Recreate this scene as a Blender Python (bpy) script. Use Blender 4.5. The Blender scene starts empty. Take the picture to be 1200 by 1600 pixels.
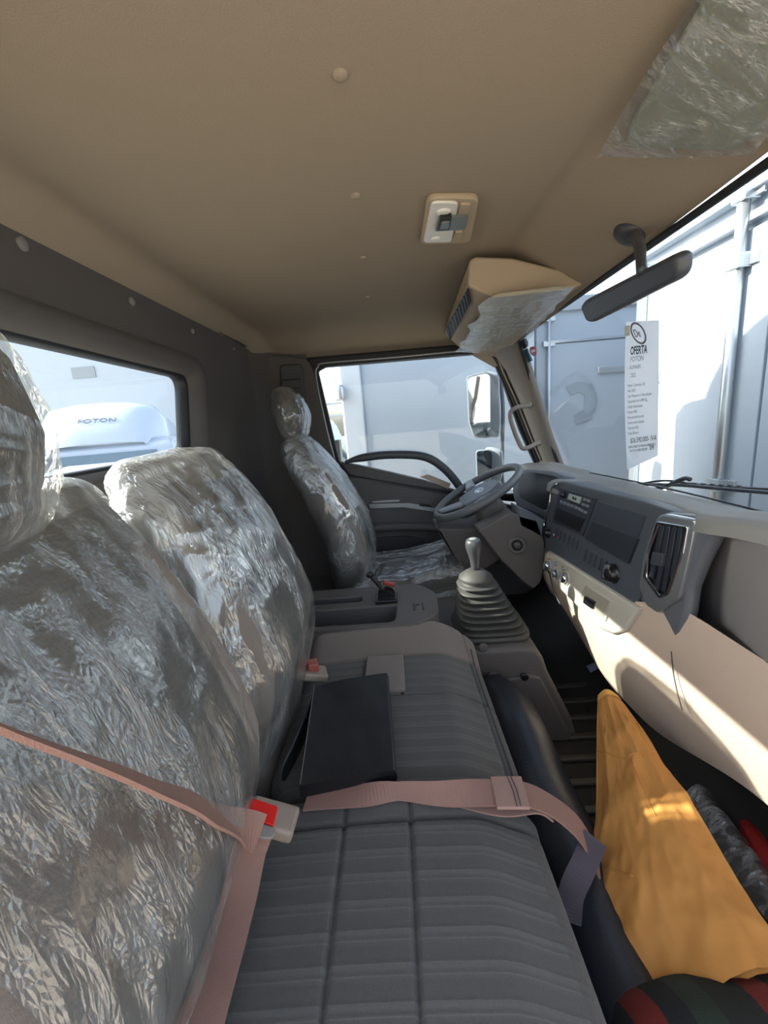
import bpy, bmesh, math, random
from mathutils import Vector, Matrix, noise
random.seed(7)
PI = math.pi
C = bpy.context.scene.collection
SC = bpy.context.scene

# ------------------------------------------------------------------ camera
FPX = 650.0
def _basis(vx=8.0, vy=145.0, dx=240.0, f=FPX):
    Y = Vector((vx, vy, -f)); dy = (f*f+vx*dx)/vy
    Z = -Vector((dx, -dy, -f)); Y.normalize(); Z.normalize()
    return Matrix((Y.cross(Z), Y, Z))            # rows: world axes seen from the lens
BAS = _basis()
EYE = Vector((0, 0, 1.056))
cam_d = bpy.data.cameras.new('camera'); cam = bpy.data.objects.new('camera', cam_d); C.objects.link(cam)
cam_d.sensor_fit = 'HORIZONTAL'; cam_d.sensor_width = 36; cam_d.lens = FPX/1200*36
cam_d.clip_start = 0.02; cam_d.clip_end = 400
cam.matrix_world = Matrix.Translation(EYE) @ BAS.to_4x4()
SC.camera = cam

# ------------------------------------------------------------------ sky, sun, exposure
SUN_DIR = Vector((1.0, -0.02, -0.62)).normalized()
w = bpy.data.worlds.new('world'); SC.world = w; w.use_nodes = True
nt = w.node_tree; bg = nt.nodes['Background']
sky = nt.nodes.new('ShaderNodeTexSky'); sky.sky_type = 'NISHITA'; sky.sun_disc = False
sky.sun_elevation = math.asin(-SUN_DIR.z)
sky.sun_rotation = math.atan2(-SUN_DIR.x, -SUN_DIR.y)
sky.air_density = 1.0; sky.dust_density = 3.0; sky.ozone_density = 1.0
hs_ = nt.nodes.new('ShaderNodeHueSaturation'); hs_.inputs['Saturation'].default_value = .62
nt.links.new(sky.outputs[0], hs_.inputs['Color']); nt.links.new(hs_.outputs[0], bg.inputs[0]); bg.inputs[1].default_value = 0.42
sun_d = bpy.data.lights.new('sun', 'SUN'); sun_d.energy = 9.0; sun_d.angle = math.radians(0.6); sun_d.color = (1.0, 0.95, 0.84)
sun = bpy.data.objects.new('sun', sun_d); C.objects.link(sun)
sun.rotation_euler = SUN_DIR.to_track_quat('-Z', 'Y').to_euler(); sun.location = (-6, -2, 8)
vs = SC.view_settings; vs.view_transform = 'Standard'; vs.look = 'None'; vs.gamma = 1.0; vs.use_curve_mapping = False
vs.exposure = 0.78

# ------------------------------------------------------------------ measuring helpers (a pixel's ray met with a real plane)
def ray(px, py):
    return (BAS @ Vector(((px-600)/FPX, -(py-800)/FPX, -1.0)))
def at(px, py, x=None, y=None, z=None, plane=None):
    d = ray(px, py)
    if plane is not None:
        o, n = plane; t = (o-EYE).dot(n)/d.dot(n)
    elif x is not None: t = (x-EYE.x)/d.x
    elif y is not None: t = (y-EYE.y)/d.y
    else: t = (z-EYE.z)/d.z
    return EYE+d*t
def pl3(a, b, c):
    n = (b-a).cross(c-a).normalized()
    if n.dot(EYE-a) < 0: n = -n
    return (a, n)
def lerp(a, b, t): return a+(b-a)*t
def sst(a, b, x):
    t = max(0., min(1., (x-a)/(b-a))); return t*t*(3-2*t)
def V(*a): return Vector(a)

# ------------------------------------------------------------------ materials
MATS = {}
def lin(c):
    return tuple(((v/255)/12.92 if v/255 <= .04045 else ((v/255+.055)/1.055)**2.4) for v in c)
def mat(name, rgb, rough=.6, metal=0., bump=0., scale=200., var=0., coat=0., sheen=0., spec=.5):
    if name in MATS: return MATS[name]
    m = bpy.data.materials.new(name); m.use_nodes = True; t = m.node_tree; p = t.nodes['Principled BSDF']
    c = lin(rgb)+(1,)
    p.inputs['Base Color'].default_value = c
    p.inputs['Roughness'].default_value = rough; p.inputs['Metallic'].default_value = metal
    p.inputs['Coat Weight'].default_value = coat; p.inputs['Sheen Weight'].default_value = sheen
    p.inputs['Specular IOR Level'].default_value = spec
    tc = t.nodes.new('ShaderNodeTexCoord')
    if bump:
        n = t.nodes.new('ShaderNodeTexNoise'); n.inputs['Scale'].default_value = scale; n.inputs['Detail'].default_value = 3
        b = t.nodes.new('ShaderNodeBump'); b.inputs['Strength'].default_value = bump; b.inputs['Distance'].default_value = .002
        t.links.new(tc.outputs['Object'], n.inputs['Vector']); t.links.new(n.outputs['Fac'], b.inputs['Height'])
        t.links.new(b.outputs['Normal'], p.inputs['Normal'])
    if var:
        n2 = t.nodes.new('ShaderNodeTexNoise'); n2.inputs['Scale'].default_value = 6.; n2.inputs['Detail'].default_value = 5
        mx = t.nodes.new('ShaderNodeMix'); mx.data_type = 'RGBA'
        mx.inputs[6].default_value = tuple(v*(1-var) for v in c[:3])+(1,); mx.inputs[7].default_value = tuple(min(1, v*(1+var)) for v in c[:3])+(1,)
        t.links.new(tc.outputs['Object'], n2.inputs['Vector']); t.links.new(n2.outputs['Fac'], mx.inputs[0])
        t.links.new(mx.outputs[2], p.inputs['Base Color'])
    MATS[name] = m; return m
def glassmat(name, tint, gloss=.06):
    m = bpy.data.materials.new(name); m.use_nodes = True; t = m.node_tree; t.nodes.clear()
    o = t.nodes.new('ShaderNodeOutputMaterial'); tr = t.nodes.new('ShaderNodeBsdfTransparent'); g = t.nodes.new('ShaderNodeBsdfGlossy')
    tr.inputs[0].default_value = tint+(1,); g.inputs['Roughness'].default_value = .02
    lw = t.nodes.new('ShaderNodeLayerWeight'); pw = t.nodes.new('ShaderNodeMath'); pw.operation = 'POWER'; pw.inputs[1].default_value = 5
    f = t.nodes.new('ShaderNodeMath'); f.operation = 'MULTIPLY_ADD'; f.inputs[1].default_value = .5; f.inputs[2].default_value = .03
    t.links.new(lw.outputs['Facing'], pw.inputs[0]); t.links.new(pw.outputs[0], f.inputs[0])
    mx = t.nodes.new('ShaderNodeMixShader')
    t.links.new(f.outputs[0], mx.inputs[0]); t.links.new(tr.outputs[0], mx.inputs[1]); t.links.new(g.outputs[0], mx.inputs[2])
    t.links.new(mx.outputs[0], o.inputs[0]); MATS[name] = m; return m
def filmmat(name, scale=1.0, veil=.16, gl=.30, ang=0.5, tint=(.97, .97, .95)):
    """crinkled clear polythene: mostly see-through, glossy, a little milky"""
    m = bpy.data.materials.new(name); m.use_nodes = True; t = m.node_tree; t.nodes.clear(); L = t.links.new; N = t.nodes.new
    o = N('ShaderNodeOutputMaterial'); tr = N('ShaderNodeBsdfTransparent'); tr.inputs[0].default_value = tint+(1,)
    g = N('ShaderNodeBsdfGlossy'); g.inputs['Roughness'].default_value = .17; g.inputs[0].default_value = (1, 1, 1, 1)
    df = N('ShaderNodeBsdfDiffuse'); df.inputs[0].default_value = (.85, .86, .86, 1)
    tl = N('ShaderNodeBsdfTranslucent'); tl.inputs[0].default_value = (.85, .86, .86, 1)
    tc = N('ShaderNodeTexCoord'); mp = N('ShaderNodeMapping'); mp.inputs['Rotation'].default_value = (ang, .3, .2)
    mp.inputs['Scale'].default_value = (1.2, 2.4, .6)
    L(tc.outputs['Object'], mp.inputs[0])
    wn = N('ShaderNodeTexNoise'); wn.inputs['Scale'].default_value = 5*scale; wn.inputs['Detail'].default_value = 2
    am = N('ShaderNodeMix'); am.data_type = 'RGBA'; am.inputs[0].default_value = .10
    L(mp.outputs[0], wn.inputs['Vector']); L(mp.outputs[0], am.inputs[6]); L(wn.outputs['Color'], am.inputs[7])
    def ridge(sc_, det):
        n = N('ShaderNodeTexNoise'); n.noise_type = 'RIDGED_MULTIFRACTAL'; n.inputs['Scale'].default_value = sc_*scale; n.inputs['Detail'].default_value = det
        n.inputs['Roughness'].default_value = .45; n.inputs['Offset'].default_value = 1.0; n.inputs['Gain'].default_value = 1.5; L(am.outputs[2], n.inputs['Vector']); return n
    v = ridge(10, 5); n3 = N('ShaderNodeTexVoronoi'); n3.feature = 'DISTANCE_TO_EDGE'; n3.inputs['Scale'].default_value = 64*scale; L(am.outputs[2], n3.inputs['Vector'])
    b1 = N('ShaderNodeBump'); b1.inputs['Distance'].default_value = .008
    b2 = N('ShaderNodeBump'); b2.inputs['Distance'].default_value = .007
    L(v.outputs['Fac'], b1.inputs['Height']); L(n3.outputs['Distance'], b2.inputs['Height']); L(b1.outputs[0], b2.inputs['Normal'])
    for s in (g,): L(b2.outputs[0], s.inputs['Normal'])
    lw = N('ShaderNodeLayerWeight'); lw.inputs[0].default_value = .35; L(b2.outputs[0], lw.inputs['Normal'])
    pn = N('ShaderNodeTexNoise'); pn.inputs['Scale'].default_value = 5.5*scale; pn.inputs['Detail'].default_value = 2; pn.inputs['Distortion'].default_value = .8; L(mp.outputs[0], pn.inputs['Vector'])
    pr = N('ShaderNodeMapRange'); pr.inputs['From Min'].default_value = .45; pr.inputs['From Max'].default_value = .62; L(pn.outputs['Fac'], pr.inputs[0])
    for bb, hi in ((b1, .9), (b2, .8)):
        k = N('ShaderNodeMapRange'); k.inputs['To Min'].default_value = .12; k.inputs['To Max'].default_value = hi; L(pr.outputs[0], k.inputs[0]); L(k.outputs[0], bb.inputs['Strength'])
    vl = N('ShaderNodeMapRange'); vl.inputs['To Min'].default_value = veil*.45; vl.inputs['To Max'].default_value = veil*1.6; L(pr.outputs[0], vl.inputs[0])
    mr = N('ShaderNodeMapRange'); mr.inputs['To Min'].default_value = gl*.30; mr.inputs['To Max'].default_value = min(.95, gl*2.6)
    L(lw.outputs['Facing'], mr.inputs[0])
    dd = N('ShaderNodeMixShader'); dd.inputs[0].default_value = .5; L(df.outputs[0], dd.inputs[1]); L(tl.outputs[0], dd.inputs[2])
    m1 = N('ShaderNodeMixShader'); L(vl.outputs[0], m1.inputs[0]); L(tr.outputs[0], m1.inputs[1]); L(dd.outputs[0], m1.inputs[2])
    m2 = N('ShaderNodeMixShader'); L(mr.outputs[0], m2.inputs[0]); L(m1.outputs[0], m2.inputs[1]); L(g.outputs[0], m2.inputs[2])
    L(m2.outputs[0], o.inputs[0]); MATS[name] = m; return m
def fabric(name, rgb, rib=0.0, scale=900.):
    """woven upholstery: crossed fine threads as relief"""
    m = bpy.data.materials.new(name); m.use_nodes = True; t = m.node_tree; p = t.nodes['Principled BSDF']; L = t.links.new; N = t.nodes.new
    p.inputs['Roughness'].default_value = .95; p.inputs['Sheen Weight'].default_value = .15; p.inputs['Specular IOR Level'].default_value = .15
    tc = N('ShaderNodeTexCoord'); ns = N('ShaderNodeTexNoise'); ns.inputs['Scale'].default_value = scale; L(tc.outputs['Object'], ns.inputs['Vector'])
    w1 = N('ShaderNodeTexWave'); w1.bands_direction = 'X'; w1.inputs['Scale'].default_value = 130; w1.inputs['Distortion'].default_value = .6
    L(tc.outputs['Object'], w1.inputs['Vector'])
    ad = N('ShaderNodeMath'); ad.operation = 'ADD'; L(ns.outputs['Fac'], ad.inputs[0])
    ml = N('ShaderNodeMath'); ml.operation = 'MULTIPLY'; ml.inputs[1].default_value = .4; L(w1.outputs['Fac'], ml.inputs[0]); L(ml.outputs[0], ad.inputs[1])
    b = N('ShaderNodeBump'); b.inputs['Strength'].default_value = .5; b.inputs['Distance'].default_value = .0012; L(ad.outputs[0], b.inputs['Height']); L(b.outputs[0], p.inputs['Normal'])
    c = lin(rgb); mx = N('ShaderNodeMix'); mx.data_type = 'RGBA'; mx.inputs[6].default_value = tuple(v*.8 for v in c)+(1,); mx.inputs[7].default_value = tuple(v*1.2 for v in c)+(1,)
    L(ns.outputs['Fac'], mx.inputs[0]); L(mx.outputs[2], p.inputs['Base Color'])
    if rib:   # paler woven bands that run fore and aft, repeated across the seat
        sx = N('ShaderNodeSeparateXYZ'); L(tc.outputs['Object'], sx.inputs[0])
        q = N('ShaderNodeMath'); q.operation = 'DIVIDE'; q.inputs[1].default_value = rib; L(sx.outputs['Y'], q.inputs[0])
        fr = N('ShaderNodeMath'); fr.operation = 'FRACT'; L(q.outputs[0], fr.inputs[0])
        cr = N('ShaderNodeValToRGB'); L(fr.outputs[0], cr.inputs[0]); e = cr.color_ramp.elements
        e[0].position = 0; e[0].color = (0, 0, 0, 1); e[1].position = .30; e[1].color = (0, 0, 0, 1)
        for ps, vl in ((.33, .9), (.37, .35), (.62, .35), (.66, .9), (.70, 0)):
            k = e.new(ps); k.color = (vl, vl, vl, 1)
        m3 = N('ShaderNodeMix'); m3.data_type = 'RGBA'; L(cr.outputs[0], m3.inputs[0]); L(mx.outputs[2], m3.inputs[6]); m3.inputs[7].default_value = tuple(min(1, v*1.45) for v in c)+(1,)
        L(m3.outputs[2], p.inputs['Base Color'])
    MATS[name] = m; return m

headliner = mat('headliner_felt', (150, 137, 121), .95, bump=.35, scale=420, var=.03, spec=.2)
greywall = mat('rear_trim_plastic', (84, 80, 79), .75, bump=.3, scale=500, var=.05)
darktrim = mat('dark_trim', (62, 62, 66), .6, bump=.15, scale=600)
blackrub = mat('black_rubber', (26, 28, 32), .55)
doorgrey = mat('door_panel_plastic', (92, 88, 87), .65, bump=.3, scale=500)
beige = mat('beige_plastic', (182, 164, 148), .6, bump=.25, scale=600, var=.03)
beige2 = mat('overhead_beige', (172, 155, 132), .7, bump=.2, scale=600)
pill = mat('pillar_taupe', (122, 115, 108), .65, bump=.2, scale=500)
dashtop = mat('dash_top_plastic', (126, 124, 120), .6, bump=.35, scale=700)
dashgrey = mat('dash_grey', (84, 90, 100), .5, bump=.2, scale=700)
stackm = mat('stack_charcoal', (64, 69, 76), .5, bump=.12, scale=700)
dashdark = mat('dash_dark', (38, 42, 50), .4)
glovem = mat('glove_grey', (134, 131, 131), .55, bump=.3, scale=700)
tonguem = mat('climate_panel_beige', (176, 170, 158), .45, bump=.1, scale=700)
silver = mat('satin_silver', (160, 164, 170), .3, metal=.75)
chrome = mat('chrome', (225, 228, 232), .08, metal=1.)
steel = mat('galvanised_steel', (186, 190, 194), .35, metal=.8, bump=.1, scale=60)
white = mat('container_white', (158, 168, 180), .5, var=.03)
whitecab = mat('white_paint', (170, 177, 188), .25, coat=.5)
black = mat('black_plastic', (18, 19, 22), .35)
leather = mat('black_leather', (20, 21, 24), .38, bump=.25, scale=900)
vinyl = mat('black_vinyl', (34, 37, 44), .38, bump=.4, scale=260)
wheelm = mat('wheel_grey', (92, 94, 98), .45, bump=.3, scale=500)
tunnelm = mat('console_taupe', (86, 81, 78), .6, bump=.3, scale=600)
floorm = mat('floor_rubber', (38, 36, 34), .7, bump=.3, scale=300)
beltm = mat('belt_webbing', (148, 112, 99), .75, bump=.6, scale=900)
redm = mat('red_plastic', (214, 34, 30), .35)
buckm = mat('buckle_taupe', (142, 126, 112), .5)
whitep = mat('white_plastic', (222, 220, 212), .35)
paperm = mat('sign_paper', (232, 232, 236), .8)
_t = paperm.node_tree; _o = _t.nodes['Material Output']; _a = _t.nodes.new('ShaderNodeBsdfTranslucent'); _a.inputs[0].default_value = (.8, .8, .82, 1); _m = _t.nodes.new('ShaderNodeMixShader'); _m.inputs[0].default_value = .5
_t.links.new(_t.nodes['Principled BSDF'].outputs[0], _m.inputs[1]); _t.links.new(_a.outputs[0], _m.inputs[2]); _t.links.new(_m.outputs[0], _o.inputs[0])
inkm = mat('print_ink', (52, 54, 62), .8); inkp = mat('print_ink_pale', (120, 122, 130), .8)
seatcloth = fabric('seat_cloth', (86, 83, 79)); seatpale = fabric('seat_bolster_cloth', (120, 110, 102)); ribcloth = fabric('ribbed_seat_cloth', (88, 86, 82), rib=.034)
film = filmmat('clear_film', 1.0, veil=.24); film_near = filmmat('clear_film_near', 1.7, veil=.16, gl=.19, ang=.8); film2 = filmmat('clear_film_visor', 1.6, veil=.2, gl=.22, ang=1.2)
glassw = glassmat('window_glass', (.93, .97, .98))
concrete = mat('yard_concrete', (176, 166, 150), .9, bump=.3, scale=20, var=.1)

# ------------------------------------------------------------------ object helpers
def wloc(o):
    l = Vector((0, 0, 0))
    while o is not None: l += o.location; o = o.parent
    return l
def tag(o, label=None, cat=None, group=None, kind=None):
    if label: o['label'] = label
    if cat: o['category'] = cat
    if group: o['group'] = group
    if kind: o['kind'] = kind
    return o
def thing(name, label, cat, loc, group=None):
    o = bpy.data.objects.new(name, None); C.objects.link(o); o.location = loc; o.empty_display_size = .05
    return tag(o, label, cat, group)
def struct(name, loc=(0, 0, 0)):
    o = bpy.data.objects.new(name, None); C.objects.link(o); o.location = loc; o['kind'] = 'structure'; return o
def link_mesh(name, me, m, parent=None, smooth=False, bevel=0., auto=True):
    o = bpy.data.objects.new(name, me); C.objects.link(o)
    if isinstance(m, (list, tuple)):
        for q in m: me.materials.append(q)
    else: me.materials.append(m)
    if smooth:
        me.polygons.foreach_set('use_smooth', [True]*len(me.polygons))
    if bevel:
        b = o.modifiers.new('bevel', 'BEVEL'); b.width = bevel; b.segments = 3; b.limit_method = 'ANGLE'; b.angle_limit = .6
        me.polygons.foreach_set('use_smooth', [True]*len(me.polygons))
        wn = o.modifiers.new('wn', 'WEIGHTED_NORMAL'); wn.keep_sharp = True
    if parent is not None: o.parent = parent; o.location = -wloc(parent)
    else:   # origin at the base of the piece
        pts = [v.co for v in me.vertices]
        if pts:
            c = Vector(((min(p.x for p in pts)+max(p.x for p in pts))/2, (min(p.y for p in pts)+max(p.y for p in pts))/2, min(p.z for p in pts)))
            me.transform(Matrix.Translation(-c)); o.location = c
    return o
class MB:
    def __init__(s): s.v = []; s.f = []; s.mi = []; s.cur = 0
    def add(s, vs, fs):
        k = len(s.v); s.v += [tuple(p) for p in vs]; s.f += [tuple(i+k for i in f) for f in fs]; s.mi += [s.cur]*len(fs); return s
    def box(s, c, d, M=None):
        x, y, z = d[0]/2, d[1]/2, d[2]/2; c = Vector(c)
        P = [Vector((a*x, b*y, e*z)) for a in (-1, 1) for b in (-1, 1) for e in (-1, 1)]
        if M is not None: P = [M @ p for p in P]
        return s.add([p+c for p in P], [(0, 1, 3, 2), (4, 6, 7, 5), (0, 4, 5, 1), (2, 3, 7, 6), (0, 2, 6, 4), (1, 5, 7, 3)])
    def rings(s, R, closed=True, cap=True):
        n = len(R[0]); vs = [p for r in R for p in r]; fs = []
        for i in range(len(R)-1):
            for j in range(n if closed else n-1):
                a = i*n+j; b = i*n+(j+1) % n; fs.append((a, b, b+n, a+n))
        if cap and closed: fs.append(tuple(range(n-1, -1, -1))); fs.append(tuple((len(R)-1)*n+j for j in range(n)))
        return s.add(vs, fs)
    def tube(s, pts, r, seg=10, smooth=0):
        pts = [Vector(p) for p in pts]
        if smooth: pts = crom(pts, smooth)
        R = []; up = None
        for i, p in enumerate(pts):
            t = (pts[min(i+1, len(pts)-1)]-pts[max(i-1, 0)]).normalized()
            if up is None:
                up = t.cross(Vector((0, 0, 1)) if abs(t.z) < .9 else Vector((1, 0, 0))).normalized()
            up = (up-t*up.dot(t)).normalized(); q = t.cross(up)
            rr = r[i*(len(r)-1)//max(1, len(pts)-1)] if isinstance(r, (list, tuple)) else r
            R.append([p+(up*math.cos(a)+q*math.sin(a))*rr for a in [2*PI*k/seg for k in range(seg)]])
        return s.rings(R)
    def lathe(s, c, axis, prof, seg=24, n=2.0):
        axis = Vector(axis).normalized(); u = axis.orthogonal().normalized(); w_ = axis.cross(u); R = []
        for (r, h) in prof:
            R.append([Vector(c)+axis*h+(u*math.cos(a)+w_*math.sin(a))*max(r, 1e-4) for a in [2*PI*k/seg for k in range(seg)]])
        return s.rings(R)
    def prism(s, poly, vec):
        n = len(poly); vec = Vector(vec); vs = [Vector(p) for p in poly]+[Vector(p)+vec for p in poly]
        fs = [tuple(range(n-1, -1, -1)), tuple(range(n, 2*n))]+[(i, (i+1) % n, (i+1) % n+n, i+n) for i in range(n)]
        return s.add(vs, fs)
    def grid(s, fn, nu, nv):
        vs = [fn(i/nu, j/nv) for i in range(nu+1) for j in range(nv+1)]
        fs = [(i*(nv+1)+j, (i+1)*(nv+1)+j, (i+1)*(nv+1)+j+1, i*(nv+1)+j+1) for i in range(nu) for j in range(nv)]
        return s.add(vs, fs)
    def build(s, name, m, parent=None, smooth=False, bevel=0.):
        me = bpy.data.meshes.new(name); me.from_pydata(s.v, [], s.f)
        bm = bmesh.new(); bm.from_mesh(me); bmesh.ops.recalc_face_normals(bm, faces=bm.faces); bm.to_mesh(me); bm.free()
        if isinstance(m, (list, tuple)): me.polygons.foreach_set('material_index', s.mi)
        return link_mesh(name, me, m, parent, smooth, bevel)
def crom(P, k):
    out = []
    for i in range(len(P)-1):
        p0 = P[max(i-1, 0)]; p1 = P[i]; p2 = P[i+1]; p3 = P[min(i+2, len(P)-1)]
        for j in range(k):
            t = j/k; out.append(.5*((2*p1)+(p2-p0)*t+(2*p0-5*p1+4*p2-p3)*t*t+(3*p1-p0-3*p2+p3)*t**3))
    out.append(P[-1]); return out
def rpoly(P, r, seg=5):
    """2-D polygon with rounded corners"""
    out = []; n = len(P)
    for i in range(n):
        a, b, c = Vector(P[i-1]), Vector(P[i]), Vector(P[(i+1) % n])
        rr = r[i] if isinstance(r, (list, tuple)) else r
        if rr <= 0: out.append(b.copy()); continue
        l1 = (a-b).length; l2 = (c-b).length; k = min(rr, l1*.49, l2*.49)
        s = b+(a-b).normalized()*k; e = b+(c-b).normalized()*k
        for j in range(seg+1):
            t = j/seg; out.append(s*(1-t)**2+b*2*t*(1-t)+e*t*t)
    return out
def plate(name, outer, holes, frame, thick, m, parent=None, bev=0., smooth=False):
    """flat plate with holes; 2-D points in frame (o,u,v); the face lies on the frame, thickness goes to -n"""
    cu = bpy.data.curves.new('tmp', 'CURVE'); cu.dimensions = '2D'; cu.fill_mode = 'BOTH'
    cu.extrude = max(thick/2-bev, 1e-5); cu.bevel_depth = bev; cu.bevel_resolution = 2; cu.offset = -bev
    for P in [outer]+list(holes):
        sp = cu.splines.new('POLY'); sp.points.add(len(P)-1); sp.use_cyclic_u = True
        for q, p in zip(sp.points, P): q.co = (p[0], p[1], 0, 1)
    ob = bpy.data.objects.new('tmp', cu); C.objects.link(ob); me = bpy.data.meshes.new_from_object(ob.evaluated_get(bpy.context.evaluated_depsgraph_get()))
    bpy.data.objects.remove(ob); bpy.data.curves.remove(cu)
    me.name = name; me.materials.clear()
    o, u, v = frame; n = u.cross(v).normalized()
    M = Matrix((u, v, n)).transposed().to_4x4(); M.translation = o-n*thick/2
    me.transform(M); return link_mesh(name, me, m, parent, smooth)
def frame_of(plane, uphint=V(0, 0, 1)):
    o, n = plane
    if abs(n.z) > .95: uphint = V(0, 1, 0)
    v = (uphint-n*uphint.dot(n)).normalized(); u = v.cross(n); return (o, u, v)
def pxslab(name, pix, plane, thick, m, parent=None, r=0., holes=(), bev=0., lift=0., hr=0.):
    """outline measured on the real plane of the surface, raised by lift, with real thickness"""
    o, n = plane; P2 = (o+n*lift, n); fr = frame_of(P2)
    def c(pp): q = at(*pp, plane=P2)-fr[0]; return (q.dot(fr[1]), q.dot(fr[2]))
    out = rpoly([c(p) for p in pix], r) if r else [Vector(c(p)) for p in pix]
    hs = [rpoly([c(p) for p in h], hr) if hr else [Vector(c(p)) for p in h] for h in holes]
    return plate(name, out, hs, fr, thick, m, parent, bev)
def text(name, s, frame, size, m, parent, pos=(0, 0), depth=.0004, sx=1., bold=0., align='LEFT'):
    cu = bpy.data.curves.new('tmp', 'FONT'); cu.body = s; cu.size = size; cu.extrude = depth; cu.align_x = align; cu.align_y = 'CENTER'; cu.offset = bold
    ob = bpy.data.objects.new('tmp', cu); C.objects.link(ob); me = bpy.data.meshes.new_from_object(ob.evaluated_get(bpy.context.evaluated_depsgraph_get()))
    bpy.data.objects.remove(ob); bpy.data.curves.remove(cu); me.name = name; me.materials.clear()
    o, u, v = frame; n = u.cross(v).normalized(); M = Matrix((u*sx, v, n)).transposed().to_4x4(); M.translation = o+u*pos[0]+v*pos[1]
    me.transform(M); return link_mesh(name, me, m, parent)
def superring(c, a, b, n=2.6, seg=40):
    out = []
    for k in range(seg):
        t = 2*PI*k/seg; ct, st = math.cos(t), math.sin(t)
        out.append(c+a*(abs(ct)**(2/n)*(1 if ct >= 0 else -1))+b*(abs(st)**(2/n)*(1 if st >= 0 else -1)))
    return out
def padrings(P, W, T, n=3.0, seg=40, steps=8, cap=5, capr=None):
    """upholstered pad along path P; W half-widths in Y, T half-thicknesses across; rounded ends"""
    P = [Vector(p) for p in P]; k = len(P)
    pc = crom(P, steps)
    def li(A, i):
        s = i/steps; a = min(int(s), k-1); b = min(a+1, k-1); return lerp(A[a], A[b], s-a)
    R = []; data = []
    for i, p in enumerate(pc):
        t = (pc[min(i+1, len(pc)-1)]-pc[max(i-1, 0)]).normalized(); q = V(0, 1, 0).cross(t).normalized(); data.append((p, t, q, li(W, i), li(T, i)))
    def caps(d, sgn):
        p, t, q, w_, th = d; r = capr or th*.9; out = []
        for j in range(1, cap+1):
            a = PI/2*j/cap; s = math.cos(a); out.append(superring(p+t*sgn*r*math.sin(a), V(0, 1, 0)*max(w_-r*(1-s), .002)*(1 if j < cap else .98), q*max(th*s, .002), n, seg))
        return out
    R = caps(data[0], -1)[::-1]+[superring(d[0], V(0, 1, 0)*d[3], d[4]*d[2], n, seg) for d in data]+caps(data[-1], 1)
    return R
def pad(name, P, W, T, m, parent=None, n=3., seg=40, steps=8, capr=None):
    mb = MB(); mb.rings(padrings(P, W, T, n, seg, steps, capr=capr)); return mb.build(name, m, parent, smooth=True)
def fold(p, s=1., seed=0., d=(.6, .2, 1.)):
    """ridged creases stretched along one direction"""
    dv = Vector(d).normalized(); along = p.dot(dv); q = p-dv*along*.86
    q = q*s+Vector((seed, seed*1.7, seed*.3))
    a = (1-abs(noise.noise(q*4.5))*1.6)**2; b = (1-abs(noise.noise(q*11+Vector((3, 1, 7))))*1.6)**2; c = (1-abs(noise.noise(q*27+Vector((9, 4, 2))))*1.6)**2
    return a*.5+b*.32+c*.18
def cover(name, P, W, T, m, amp=.012, base=.007, seed=0., n=2.6, s=1., d=(.6, .2, 1.), skip0=0, seg=150, steps=26, flare=0.):
    R = padrings(P, W, T, n, seg, steps, cap=9); R = R[skip0:]
    ns = []; L = len(R)
    for i, r in enumerate(R):
        c = sum(r, Vector())/len(r); nr = []
        for p in r:
            o = (p-c); o.normalize()
            fl = flare*(1-min(1, i/(L*.28)))**2
            hem = 0 if skip0 == 0 else .012*noise.noise(Vector((p.x*20, p.y*14, seed)))*(1-min(1, i/(L*.15)))
            q = p+o*(base+fl+amp*(fold(p, s, seed, d)-.2))
            q.z += hem; nr.append(q)
        ns.append(nr)
    mb = MB(); mb.rings(ns, cap=False); return mb.build(name, m, None, smooth=True)
def ribbon(mb, pts, sides, wd, k=8, th=.0014):
    P = crom([Vector(p) for p in pts], k); S = crom([Vector(s) for s in sides], k)
    R = []
    for i, p in enumerate(P):
        t = (P[min(i+1, len(P)-1)]-P[max(i-1, 0)]).normalized(); s = S[i]; s = (s-t*s.dot(t)).normalized(); n = t.cross(s)
        if isinstance(wd, (list, tuple)):
            ff = i/max(1, len(P)-1)*(len(wd)-1); a_ = min(int(ff), len(wd)-2); wv = lerp(wd[a_], wd[a_+1], ff-a_)
        else: wv = wd
        R.append([p-s*wv/2-n*th, p+s*wv/2-n*th, p+s*wv/2+n*th, p-s*wv/2+n*th])
    mb.rings(R); return mb

# ================================================================== THE CAB SHELL
def roofz(x, y):
    z = 1.49
    z -= .085*max(0, (y-1.98)/.30)**2
    z -= .10*max(0, (.32-y)/.25)**2
    z -= .044*sst(-.56, -.645, x) if x < -.56 else 0
    t = x-.385+.02*(y-1)
    z -= .40*t*sst(-.03, .05, t)*1.55 if t > -.03 else 0
    return z
def on_roof(px, py):
    z = 1.42
    for _ in range(30):
        p = at(px, py, z=z); z = lerp(z, roofz(p.x, p.y), .5)
    return p
def wtop(y): return (.565+.028*(y-.7)) + .0*y      # windscreen top edge, x
ceiling = struct('ceiling')
mb = MB()
mb.grid(lambda u, v: V(lerp(-.645, wtop(lerp(.12, 2.285, v)), u), lerp(.12, 2.285, v), roofz(lerp(-.645, wtop(lerp(.12, 2.285, v)), u), lerp(.12, 2.285, v))-.012*max(0, 1-u*14)**2), 90, 80)
mb.build('headliner', headliner, ceiling, smooth=True)
for (px, py) in [(532, 116), (556, 305), (567, 402), (574, 463), (577, 505)]:
    p = at(px, py, z=1.49); p.z = roofz(p.x, p.y)
    m_ = MB(); m_.lathe(p, (0, 0, -1), [(.0105, -.004), (.0105, .002), (.008, .0045), (.004, .0055), (.0001, .006)], 20); m_.build('button_fastener', headliner, ceiling, smooth=True)

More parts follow.
